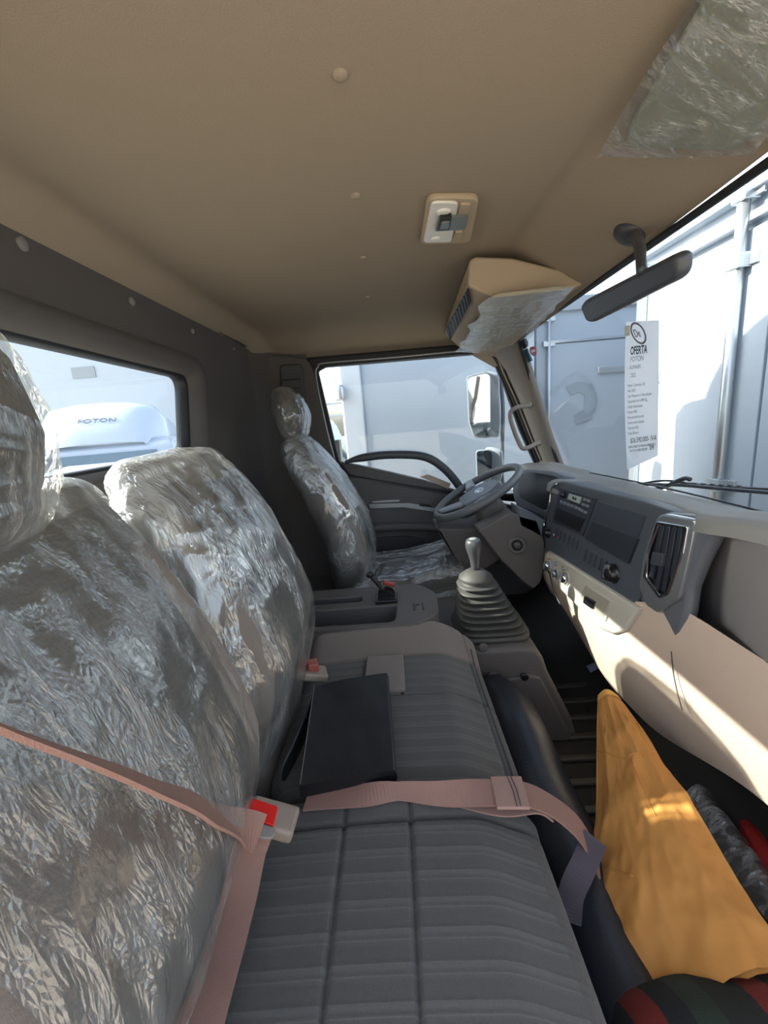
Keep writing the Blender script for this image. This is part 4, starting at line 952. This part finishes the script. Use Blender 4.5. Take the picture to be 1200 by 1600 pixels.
# receiver stalk by middle backrest
rc = thing('belt_receiver', 'small taupe belt receiver tucked beside the black folder', 'belt buckle', (-.24, .90, .43))
m_ = MB(); m_.box(at(492, 1052, z=.455), (.06, .05, .02), Matrix.Rotation(.3, 3, 'Z')@Matrix.Rotation(.35, 3, 'Y')); m_.build('receiver_body', buckm, rc, bevel=.005)
m_ = MB(); m_.box(at(489, 1040, z=.475), (.026, .030, .022), Matrix.Rotation(.3, 3, 'Z')); m_.build('release_button', mat('dull_red2', (150, 80, 66), .4), rc, bevel=.003)
tag((lambda mb: mb.build('belt_pouch', leather, None, smooth=True))(MB().rings(padrings([V(-.24, .66, .44), V(-.225, .74, .443), V(-.215, .84, .445)], [.03, .03, .03], [.015, .018, .014], 3, 24, 6))), 'dark belt fold between the black folder and middle backrest', 'belt')

fd = thing('folder', 'black leather document folder lying on the middle seat cushion', 'folder', (-.13, .75, .425))
FZ = .452
tl, tr_, br, bl = [at(*p, z=zz) for p, zz in (((490, 1072), .464), ((606, 1051), .464), ((619, 1203), .464), ((467, 1228), .464))]
m_ = MB()
def fol(u, v, z):   # u: left to right, v: near to far
    p = lerp(lerp(bl, br, u), lerp(tl, tr_, u), v); p.z += z; return p
R = []
for i in range(31):
    v = i/30; row = []
    for k in range(18): row.append(fol(k/17*.975, v, .003*math.sin(PI*k/17)+.0015*noise.noise(Vector((k*.3, v*4, 2)))))
    for k in range(7): a = PI/2-PI*k/6; row.append(fol(.975+.03*math.cos(a), v, -.012+.012*math.sin(a)))
    for k in range(18): row.append(fol(.975*(1-k/17), v, -.024))
    R.append(row)
m_.rings(R, closed=True); m_.build('cover', leather, fd, smooth=False)
m_ = MB(); m_.tube([fol(.012, v, .0015) for v in (.01, .3, .6, .99)], .0008, 6, 6); m_.build('edge_stitching', mat('stitch_grey', (110, 112, 112), .7), fd)
m_ = MB(); q = [fol(u, v, -.006) for u, v in ((.03, .006), (.93, .006), (.93, .98), (.03, .98))]; m_.prism([p-V(0, 0, .014) for p in q], (0, 0, .013)); m_.build('pages', dashdark, fd)

# kraft envelope
ev = thing('envelope', 'large creased brown kraft paper envelope standing in the footwell', 'envelope', (.42, .65, .2))
kraft = mat('kraft_paper', (190, 132, 64), .75, bump=.5, scale=60, var=.10)
E = [at(934, 1088, y=.96), at(966, 1088, y=.945), at(1235, 1500, y=.40), at(922, 1670, y=.37)]
EN = (E[1]-E[0]).cross(E[3]-E[0]).normalized(); 
if EN.dot(EYE-E[0]) < 0: EN = -EN
def env(u, v, off):
    p = lerp(lerp(E[0], E[1], u), lerp(E[3], E[2], u), v)
    r = (E[2]-E[3])*.028*math.sin(PI*min(1, v*1.3))*(u-.0)
    cr = .009*(1-abs(noise.noise(Vector((u*1.6+.3, v*3.2, .5))))*3)*min(1, v*4)+.006*(1-abs(noise.noise(Vector((u*3+v*2, v*5-u*3, 4.5))))*3)*min(1, v*4)+.0025*(1-abs(noise.noise(Vector((u*9-v*5, v*12+u*5, 2.5))))*3)*min(1, v*4)
    rd_ = .020*math.sin(PI*u)
    return p+r+EN*(cr+rd_*off+.012*math.sin(PI*u)*v)
m_ = MB(); m_.grid(lambda u, v: env(u, v, 1), 60, 90); m_.grid(lambda u, v: env(u, v, 0)-EN*.004, 60, 90); m_.build('paper_body', kraft, ev, smooth=True)
m_ = MB(); m_.grid(lambda u, v: env(u, v*.035, 1)+EN*.0025, 20, 4); m_.build('folded_lip', mat('kraft_sunlit', (222, 168, 84), .7), ev, smooth=True)  # sun on the envelope tip, put into a paler kraft colour

for (ua, va, ub, vb) in ((.0, .26, .50, .38), (.50, .38, .92, .36), (.30, .12, .55, .40), (.55, .40, .62, .62), (.10, .66, .34, .74)):
    A_ = [env(lerp(ua, ub, k/8), lerp(va, vb, k/8), 1)+EN*.0005 for k in range(9)]; m_ = MB(); m_.tube(A_, .0011, 6); m_.build('crease', kraft, ev, smooth=True)
# plaid cloth at the sill
def plaid():
    m = bpy.data.materials.new('plaid_cloth'); m.use_nodes = True; t = m.node_tree; p = t.nodes['Principled BSDF']; L = t.links.new; N = t.nodes.new
    p.inputs['Roughness'].default_value = .95; tc = N('ShaderNodeTexCoord'); sx = N('ShaderNodeSeparateXYZ'); L(tc.outputs['Object'], sx.inputs[0])
    cr = N('ShaderNodeValToRGB'); cr.color_ramp.interpolation = 'CONSTANT'
    q = N('ShaderNodeMath'); q.operation = 'MULTIPLY'; q.inputs[1].default_value = 7.; L(sx.outputs['X'], q.inputs[0]); a_ = N('ShaderNodeMath'); a_.operation = 'ADD'; a_.inputs[1].default_value = 10.42; L(q.outputs[0], a_.inputs[0])
    fr_ = N('ShaderNodeMath'); fr_.operation = 'FRACT'; L(a_.outputs[0], fr_.inputs[0]); L(fr_.outputs[0], cr.inputs[0])
    e = cr.color_ramp.elements; e[0].color = lin((24, 32, 28))+(1,); e[1].position = .35; e[1].color = lin((110, 30, 22))+(1,)
    k = e.new(.55); k.color = lin((18, 24, 24))+(1,); k = e.new(.75); k.color = lin((34, 48, 36))+(1,)
    L(cr.outputs[0], p.inputs['Base Color'])
    ns = N('ShaderNodeTexNoise'); ns.inputs['Scale'].default_value = 300; b = N('ShaderNodeBump'); b.inputs['Strength'].default_value = .6; b.inputs['Distance'].default_value = .003
    L(ns.outputs[0], b.inputs['Height']); L(b.outputs[0], p.inputs['Normal']); return m
m_ = MB(); R = []
for i in range(25):
    t = i/24; x = lerp(.185, .60, t); e = math.sqrt(max(0, 1-(2*t-1)**6)); row = []
    zt = .362*e+.012*noise.noise(Vector((x*12, 0, 3))); 
    for k in range(21):
        a = PI*k/20; row.append(V(x, .325-.115*math.cos(a)+.01*noise.noise(Vector((x*9, k*.3, 1))), zt*abs(math.sin(a))**.5))
    R.append(row)
m_.rings(R, closed=False); tag(m_.build('plaid_cloth', plaid(), None, smooth=True), 'dark green and red plaid cloth heaped over the foot of the brown envelope', 'cloth')

# wrapped mat and red item beyond the envelope
m_ = MB(); c_ = [at(*p, z=.06) for p in [(1066, 1248), (1108, 1242), (1260, 1440), (1215, 1470)]]
def wr_(u, v):
    p = lerp(lerp(c_[0], c_[1], u), lerp(c_[3], c_[2], u), v); p.z += .035*math.sin(PI*u)+.012*fold(p, 2., 7., (.6, -1, 0)); return p
m_.grid(wr_, 40, 90); tag(m_.build('film_bundle', filmmat('film_bundle_mat', 1.8, veil=.45, gl=.35), None, smooth=True), 'crumpled roll of clear film on the floor beside the envelope', 'plastic film')
m_ = MB(); rp = at(1185, 1335, z=.05); m_.rings(padrings([rp+V(-.03, -.10, 0), rp+V(0, 0, .01), rp+V(.02, .06, 0)], [.05, .05, .035], [.028, .032, .02], 2.4, 28, 6)); tag(m_.build('red_pouch', mat('red_cloth', (170, 38, 34), .8, bump=.4, scale=300), None, smooth=True), 'red rounded pouch on the floor under the dashboard', 'pouch')
m_ = MB(); rp = at(1215, 1400, z=.04); m_.rings(padrings([rp+V(-.05, -.10, 0), rp+V(0, 0, .0), rp+V(.03, .06, 0)], [.05, .05, .035], [.025, .03, .02], 2.4, 28, 6)); tag(m_.build('beige_pouch', mat('beige_cloth', (164, 150, 130), .8, bump=.4, scale=300), None, smooth=True), 'beige cloth bundle on the floor in front of the red pouch', 'cloth')
# tag under dash
q = [at(*p, y=1.35) for p in [(918, 1043), (934, 1036), (938, 1043), (923, 1051)]]; m_ = MB(); m_.prism(q, (0, .01, .0)); tag(m_.build('label_tag', mat('tag_grey', (120, 130, 146), .5), None), 'small grey tag under the centre of the dashboard', 'tag')

# ================================================================== ON THE WINDSCREEN
PW = (WPL[0]+WPL[1]*.012, WPL[1])
pp = thing('price_sign', 'long white paper sale sign hanging inside the windscreen', 'sign', at(1005, 725, plane=PW))
def paperpt(u, v, off=0):
    p2 = lerp(lerp(Vector((978, 503)), Vector((1030, 500)), u), lerp(Vector((980, 734)), Vector((1028, 712)), u), v)
    if u < .5: p2.x -= 3*math.sin(PI*v)*(1-2*u)
    p = at(p2.x, p2.y, plane=PW); p += PW[1]*(.006*math.sin(PI*v)*math.sin(2*PI*u)+off); return p
m_ = MB(); m_.grid(lambda u, v: paperpt(u, v), 16, 50); m_.build('paper_sheet', paperm, pp, smooth=True)
PP = (PW[0]+PW[1]*.010, PW[1]); FP = frame_of(PP)
def ptxt(s, px, py, hpx, sx=.9, m=inkm, bold=0.):
    """print drawn on the sheet: letters follow the slightly skewed lines of the hanging paper"""
    o = at(px, py, plane=PP); u = (at(px+20, py-2.4, plane=PP)-o)/20; v = (at(px+.3, py-10, plane=PP)-o)/10
    cu = bpy.data.curves.new('tmp', 'FONT'); cu.body = s; cu.size = hpx*1.35; cu.align_y = 'CENTER'; cu.offset = bold
    ob = bpy.data.objects.new('tmp', cu); C.objects.link(ob); me = bpy.data.meshes.new_from_object(ob.evaluated_get(bpy.context.evaluated_depsgraph_get()))
    bpy.data.objects.remove(ob); bpy.data.curves.remove(cu); me.name = 'print'; me.materials.clear()
    M = Matrix((u*sx, v, PP[1]*.001)).transposed().to_4x4(); M.translation = o; me.transform(M); return link_mesh('print', me, m, pp)
ptxt('OFERTA', 985, 549, 13, .40, inkm, .45)
ptxt('FOTON', 985, 562, 8.5, .52, inkp); ptxt('- AUMARK', 981, 575, 6.5, .50, inkp); ptxt('202', 985, 587, 7, .6, inkp)
for i, t_ in enumerate(['Motor Cummins 2.8', 'Año 2022', 'Caja Mecanica 6 Velocidades', 'Capacidad de 4.490 Kg', 'Doble Neumatico', 'Frenos ABS', 'Aire acondicionado', 'Cierre centralizado', 'Traccion 4x2', 'Color Blanco']):
    ptxt(t_, 980.5, 603+i*8.3, 4.6, .52 if i not in (2,) else .50, inkm)
ptxt('$26.590.000- IVA', 985, 689, 8, .50, inkm, .1)
ptxt('BONO DIRECTO FINANCIAMIENTO', 982, 699, 3.6, .50, inkm, .08); ptxt('NO TE LO DEJES PERDER', 984, 705, 3.6, .50, inkm, .08)
ptxt('09', 1015, 700, 7.5, .7, inkm, .2)
for i in range(3): ptxt('- - - - - - - - - -', 987, 709+i*3.0, 2.6, .5, inkp)
fo = at(997, 521, plane=PP); fu = (at(1007, 520, plane=PP)-fo); rx = fu.length*1.1; FE = (fo, fu.normalized(), PP[1].cross(fu.normalized()))
ry = (at(997, 505, plane=PP)-fo).length
plate('crest', disc(0, 0, rx, ry), [disc(0, 0, rx*.82, ry*.82)], (FE[0], FE[1], FE[2]), .0006, inkp, pp)
text('print', 'De', (FE[0]+FE[1]*(-rx*.6), FE[1], FE[2]), ry*1.0, inkp, pp, sx=.7)
# tape patches
for q in ([(976, 510), (984, 508), (984, 524), (976, 526)],): pxslab('tape', q, PP, .0005, whitep, pp, lift=.002)

tag(pxslab('sticker', [(812, 535), (816, 530), (822, 529), (825, 534), (825, 541), (820, 545), (815, 543)], (WPL[0]+WPL[1]*.01, WPL[1]), .001, mat('sticker_dark', (52, 56, 74), .4)), 'round dark sticker in the upper corner of the windscreen', 'sticker')
s2_ = pxslab('sticker', [(816, 549), (824, 544), (832, 563), (824, 568)], (WPL[0]+WPL[1]*.010, WPL[1]), .001, mat('sticker_blue', (32, 130, 170), .4)); tag(s2_, 'blue rectangular sticker beside the windscreen pillar', 'sticker')
s3_ = pxslab('sticker', [(828, 543), (833, 541), (838, 546), (838, 553), (834, 557), (829, 553), (827, 548)], (WPL[0]+WPL[1]*.012, WPL[1]), .001, mat('sticker_red', (200, 50, 50), .4)); tag(s3_, 'round red sticker with a white bar on the windscreen', 'sticker')
pxslab('white_bar', [(830, 547), (836, 545.5), (836.4, 549.5), (830.4, 551)], (WPL[0]+WPL[1]*.0135, WPL[1]), .0008, whitep, s3_)

# wiper outside
wp_ = thing('wiper', 'black windscreen wiper resting along the base of the windscreen', 'wiper', (1.0, 1.4, .72))
def wo(px, py, x): return at(px, py, x=x)
m_ = MB(); m_.tube([wo(980, 757, .985), wo(1060, 758, .985), wo(1140, 765, .985), wo(1230, 772, .985)], .006, 8, 6); m_.build('blade', black, wp_, smooth=True)
m_ = MB(); m_.tube([wo(1005, 755, .99), wo(1040, 751, .995), wo(1080, 756, 1.0), wo(1140, 761, 1.0), wo(1230, 766, 1.0)], .004, 8, 6); m_.build('blade_frame', black, wp_, smooth=True)
m_ = MB(); m_.tube([wo(1012, 768, .97), wo(1040, 760, .98), wo(1068, 748, 1.0), wo(1078, 749, 1.0)], .008, 8, 6); m_.build('arm', black, wp_, smooth=True)
for i in range(6):
    a = wo(1085+i*14, 757+i*1.0, .992); m_ = MB(); m_.box(a, (.006, .014, .012)); m_.build('bridge_clip', darktrim, wp_)

# ================================================================== OUTSIDE
GZ = -.95
gr = struct('floor_yard'); m_ = MB(); m_.box((0, 5, GZ-.05), (120, 120, .1)); m_.build('yard_slab', concrete, gr)

# driver's side mirrors
def mirror(label, pix, y, hx, px2, arm):
    t = thing('wing_mirror', label, 'mirror', at(pix[0][0]+30, pix[3][1], y=y))
    P = (V(0, y, 0), V(0, -1, 0)); pm = pl3(at(*pix[0], y=y), at(*pix[1], y=y-.03), at(*pix[3], y=y))
    pxslab('housing', px2, pm, .07, mat('mirror_grey', (150, 156, 164), .5), t, r=.02, bev=.012, lift=-.004)
    pxslab('rim', pix, pm, .014, mat('rim_grey', (120, 128, 136), .5), t, r=.02, bev=.004, lift=.008)
    s = [(lerp(sum(p[0] for p in pix)/len(pix), p[0], .9), lerp(sum(p[1] for p in pix)/len(pix), p[1], .94)) for p in pix]
    pxslab('mirror_glass', s, pm, .004, mat('mirror_silver', (235, 240, 245), .03, metal=1.), t, r=.018, lift=.0105)
    return t
t1 = mirror('tall wing mirror outside the driver window', [(729, 588), (760, 580), (767, 584), (768, 680), (762, 685), (740, 684), (732, 660)], 2.55, 0, [(745, 586), (762, 580), (780, 584), (783, 660), (780, 684), (755, 684)], 0)
t2 = mirror('small square wing mirror below the tall one', [(743, 704), (765, 702), (770, 708), (768, 752), (764, 755), (745, 750)], 2.55, 0, [(756, 703), (768, 702), (784, 706), (786, 735), (782, 754), (762, 754)], 0)
m_ = MB(); m_.tube([at(782, 590, y=2.58), at(786, 640, y=2.58), at(785, 700, y=2.58), at(788, 760, y=2.56), V(.78, 2.36, .62)], .012, 10, 5); m_.build('bracket', mat('mirror_bracket', (96, 102, 110), .5), t1, smooth=True)

def lorry_box(name, label, x0, x1, y0, y1, z0, z1):
    t = thing(name, label, 'lorry box', ((x0+x1)/2, (y0+y1)/2, z0)); m_ = MB(); m_.box(((x0+x1)/2, (y0+y1)/2, (z0+z1)/2), (x1-x0, y1-y0, z1-z0)); m_.build('body', white, t, bevel=.01); return t
# A: the lorry straight ahead, its rear doors face us
A_ = lorry_box('box_body', 'white lorry box with steel lock rods straight ahead of the windscreen', 1.62, 6.5, .3, 2.80, .0, 2.0)
for (ya, yb, nm) in ((.34, 1.86, 'rear_door'), (1.875, 2.72, 'rear_door')):
    m_ = MB(); m_.box((1.61, (ya+yb)/2, .92), (.03, yb-ya, 1.60)); m_.build(nm, white, A_, bevel=.004)
m_ = MB(); m_.box((1.60, 1.55, 1.765), (.05, 2.5, .035)); m_.build('header_gutter', steel, A_, bevel=.004)
m_ = MB(); m_.box((1.595, 1.55, 1.93), (.06, 2.5, .14)); m_.build('header_rail', white, A_, bevel=.006)
m_ = MB(); m_.box((1.60, 2.76, .95), (.06, .07, 1.75)); m_.build('corner_post', steel, A_, bevel=.006)
RY = 2.02; m_ = MB(); m_.tube([V(1.565, RY, .05), V(1.565, RY, 1.9)], .024, 16); m_.build('lock_rod', steel, A_, smooth=True)
for z in (.62, 1.60, 1.86):
    m_ = MB(); m_.box((1.572, RY, z), (.07, .075, .06)); m_.box((1.59, RY-.05, z), (.015, .05, .05)); m_.build('rod_bracket', steel, A_, bevel=.004)
m_ = MB(); m_.tube([V(1.57, 1.18, .05), V(1.57, 1.18, 1.9)], .024, 16); m_.build('lock_rod', steel, A_, smooth=True)
m_ = MB(); m_.box((1.585, 2.62, 1.17), (.02, .12, .06)); m_.tube([V(1.57, 2.58, 1.17), V(1.57, 2.72, 1.17)], .014, 10); m_.build('hinge', steel, A_, bevel=.003)
m_ = MB(); m_.box((1.58, 2.42, .50), (.04, .07, .10)); m_.build('lower_catch', mat('catch_beige', (190, 186, 170), .6), A_, bevel=.004)
# B: second lorry, left of the sign
B_ = lorry_box('box_body', 'white lorry box in shade beyond the sale sign, left of the nearer one', 1.18, 2.75, 3.45, 6.5, .0, 1.86)
m_ = MB(); m_.box((1.965, 3.445, 1.80), (1.56, .05, .10)); m_.build('header_rail', mat('header_grey', (150, 158, 168), .5), B_, bevel=.006)
m_ = MB(); m_.box((1.98, 3.44, 1.535), (1.50, .03, .02)); m_.build('door_gutter', steel, B_)
m_ = MB(); m_.box((2.0, 3.44, .88), (1.44, .02, 1.27)); m_.build('rear_door', white, B_, bevel=.003)
for x in (1.27,):
    m_ = MB(); m_.tube([V(x, 3.42, .12), V(x, 3.42, 1.80)], .014, 12); m_.build('lock_rod', steel, B_, smooth=True)
    for z in (1.52, 1.70): 
        m_ = MB(); m_.box((x, 3.425, z), (.09, .03, .035)); m_.build('rod_bracket', steel, B_, bevel=.003)
h0 = at(940, 578, y=3.42); m_ = MB(); m_.box(h0+V(.08, 0, 0), (.22, .02, .05)); m_.build('door_handle', steel, B_, bevel=.006)
m_ = MB(); q = [at(*p, y=3.43) for p in [(905, 745), (902, 738), (905, 732), (918, 732)]]; m_.tube(q, .010, 10, 4); m_.build('tie_ring', steel, B_, smooth=True)
pxslab('marker_plate', [(928, 744), (951, 742), (951, 749), (930, 750)], (V(0, 3.43, 0), V(0, -1, 0)), .01, mat('marker_grey', (110, 118, 126), .5), B_)
mk = mat('faded_print', (138, 148, 158), .6)
pxslab('faded_mark', [(884, 604), (905, 596), (925, 600), (932, 625), (925, 655), (900, 664), (897, 650), (912, 640), (914, 618), (903, 612), (892, 618)], (V(0, 3.43, 0), V(0, -1, 0)), .002, mk, B_, r=.01, lift=.006)
# C: lorry box alongside, seen through the driver's window
C_ = lorry_box('box_body', 'plain pale lorry box filling the driver window', -.30, 1.12, 3.30, 5.5, -.1, 2.1)
m_ = MB(); m_.box((-.27, 3.30, 1.0), (.16, .04, 2.2)); m_.build('corner_post', mat('post_white', (190, 196, 204), .5), C_, bevel=.012)
lc = at(531, 613, y=3.25); m_ = MB(); m_.lathe(lc-V(0, 0, .06), (0, 0, 1), [(.03, 0), (.034, .02), (.034, .09), (.028, .11), (.001, .12)], 20); m_.build('side_lamp', steel, C_, smooth=True)

# white light truck cabs parked around
def truck(name, label, loc, rz, s=1., defl=True, txt=True, group=None, lowroof=False):
    t = thing(name, label, 'truck', loc); t.rotation_euler = (0, 0, rz)
    def loc_part(mb, nm, m, par=None, smooth=False, bevel=0.):
        me_o = mb.build(nm, m, None, smooth, bevel); me_o.data.transform(Matrix.Translation(me_o.location)); me_o.location = (0, 0, 0); me_o.parent = par or t; return me_o
    # front looks along +x; half-width .9; local z from the ground
    prof = [(-.75, .55), (.62, .55), (.70, .75), (.70, 1.05), (.62, 1.30), (.40, 1.92), (.22, 2.02), (-.55, 2.05), (-.72, 1.98), (-.78, 1.2)]
    mb = MB(); R = []
    for y, k in ((-.90, .90), (-.86, .97), (-.75, 1.0), (.75, 1.0), (.86, .97), (.90, .90)):
        R.append([V(x*k*s, y*s, (1.2+(z-1.2)*k)*s) for x, z in prof])
    mb.rings(R); loc_part(mb, 'cab_shell', whitecab, smooth=False, bevel=.04*s)
    mb = MB(); q = [V(.655, -.76, 1.26), V(.655, .76, 1.26), V(.438, .68, 1.86), V(.438, -.68, 1.86)]; mb.prism([p*s for p in q], V(.012, 0, .004)*s); loc_part(mb, 'windscreen', mat('far_glass', (96, 112, 124), .1, coat=.4), bevel=.004)
    for sgn in (-1, 1):
        mb = MB(); q = [V(.50, sgn*.885, 1.28), V(-.50, sgn*.885, 1.28), V(-.50, sgn*.865, 1.85), V(.28, sgn*.865, 1.85)]; mb.prism([p*s for p in q], V(0, sgn*.012, 0)*s); loc_part(mb, 'side_window', MATS['far_glass'], bevel=.004)
        mb = MB(); mb.box(V(.78, sgn*1.02, 1.5)*s, V(.08, .16, .34)*s); loc_part(mb, 'mirror', black, bevel=.02)
        mb = MB(); mb.box(V(.70, sgn*.62, .92)*s, V(.06, .34, .18)*s); loc_part(mb, 'headlamp', chrome, bevel=.02)
    for yy in (-.2, .25):
        mb = MB(); mb.tube([V(.68, yy-.3, 1.27)*s, V(.66, yy+.25, 1.33)*s], .008, 6); loc_part(mb, 'wiper', black)
    mb = MB(); mb.box(V(.72, 0, .60)*s, V(.10, 1.7, .22)*s); loc_part(mb, 'bumper', whitecab, bevel=.03)
    for sgn in (-1, 1):
        mb = MB(); mb.lathe(V(0, sgn*.72, .38)*s, (0, sgn, 0), [(.1, 0), (.38, .0), (.38, .2), (.2, .2), (.16, .16), (.001, .16)], 28); loc_part(mb, 'wheel', black, smooth=False)
    mb = MB(); mb.box(V(-1.1, 0, .75)*s, V(.9, .7, .16)*s); loc_part(mb, 'chassis', blackrub)
    if defl:
        mb = MB(); R = []
        for k in range(13):
            a = k/12; x = lerp(.40, -.55, a); h = .56*math.sin(PI/2*min(1, a*1.25))**.8; w_ = lerp(.55, .80, min(1, a*1.6))
            R.append([V(x, -w_, 1.95), V(x, -w_*.98, 1.97+h*.6), V(x, -w_*.8, 1.98+h*.93), V(x, -w_*.4, 2.0+h), V(x, 0, 2.0+h*1.02), V(x, w_*.4, 2.0+h), V(x, w_*.8, 1.98+h*.93), V(x, w_*.98, 1.97+h*.6), V(x, w_, 1.95)])
        R = [[p*s for p in r] for r in R]; mb.rings(R, closed=False); d_ = loc_part(mb, 'roof_deflector', whitecab, smooth=True)
        if txt:
            k = 4; p0 = R[k-2][4]; p1 = R[k+1][4]; v = (p1-p0).normalized(); u = V(0, 1, 0)
            tx = text('lettering', 'FOTON', (lerp(p0, p1, .3)+u.cross(v)*.012, u, v), .11*s, mat('far_ink', (88, 94, 104), .6), None, align='CENTER', depth=.002, sx=1.2)
            tx.data.transform(Matrix.Translation(tx.location)); tx.location = (0, 0, 0); tx.parent = t
    return t
truck('light_truck', 'white truck cab with lettered roof deflector, seen through the rear window', (-4.02, 5.9, GZ), math.radians(-68), 1.0)
truck('light_truck', 'white truck cab with deflector to the right of the lettered one', (-6.3, 10.6, GZ), math.radians(-70), 1.0, txt=True)
truck('light_truck', 'low white truck cab nearest behind the rear window, only its roof showing', (-2.45, 3.85, GZ), math.radians(-72), .88, defl=False)
truck('light_truck', 'white truck cab at the right end of the rear window view', (-4.6, 9.2, GZ), math.radians(-60), .97, defl=False)
truck('light_truck', 'white truck cab behind the pale lorry box, left in the driver window', (-1.50, 7.0, GZ), math.radians(-4), 1.07, defl=False)
D_ = lorry_box('box_body', 'large pale lorry box standing behind the white truck cabs', -15.5, -3.6, 13.2, 15.5, -.1, 5.8)
c = at(130, 582, y=13.18)
plate('vent_panel', [Vector((c.x-.36, c.z-.16)), Vector((c.x+.36, c.z-.16)), Vector((c.x+.36, c.z+.16)), Vector((c.x-.36, c.z+.16))], [], (V(0, 13.18, 0), V(1, 0, 0), V(0, 0, 1)), .02, mat('vent_panel_grey', (132, 140, 148), .6), D_)
fe_ = thing('fence', 'thin grey rail fence behind the trucks at the right of the rear window', 'fence', (-5, 11, GZ))
for z in (1.2, 1.55):
    m_ = MB(); m_.tube([V(-4.6, 11, z), V(0, 13, z+.1)], .03, 8); m_.build('rail', steel, fe_)
for i in range(5):
    m_ = MB(); m_.tube([V(-4.6+i*1.1, 11+i*.47, GZ), V(-4.6+i*1.1, 11+i*.47, 1.7)], .04, 8); m_.build('post', steel, fe_)
for o_ in list(C.objects):
    g_ = {'light_truck': 'white light trucks parked around the cab', 'box_body': 'white lorry boxes parked around the cab', 'wing_mirror': 'wing mirrors outside the driver door',
          'sticker': 'stickers on the windscreen corner', 'film_cover': 'clear films over the seats', 'sun_visor': 'folded sun visors', 'film_wrap': 'clear films round the sun visors'}.get(o_.name.split('.')[0])
    if g_ and o_.parent is None: o_['group'] = g_
print('objects', len(bpy.data.objects), 'tris', sum(len(m.polygons) for m in bpy.data.meshes))
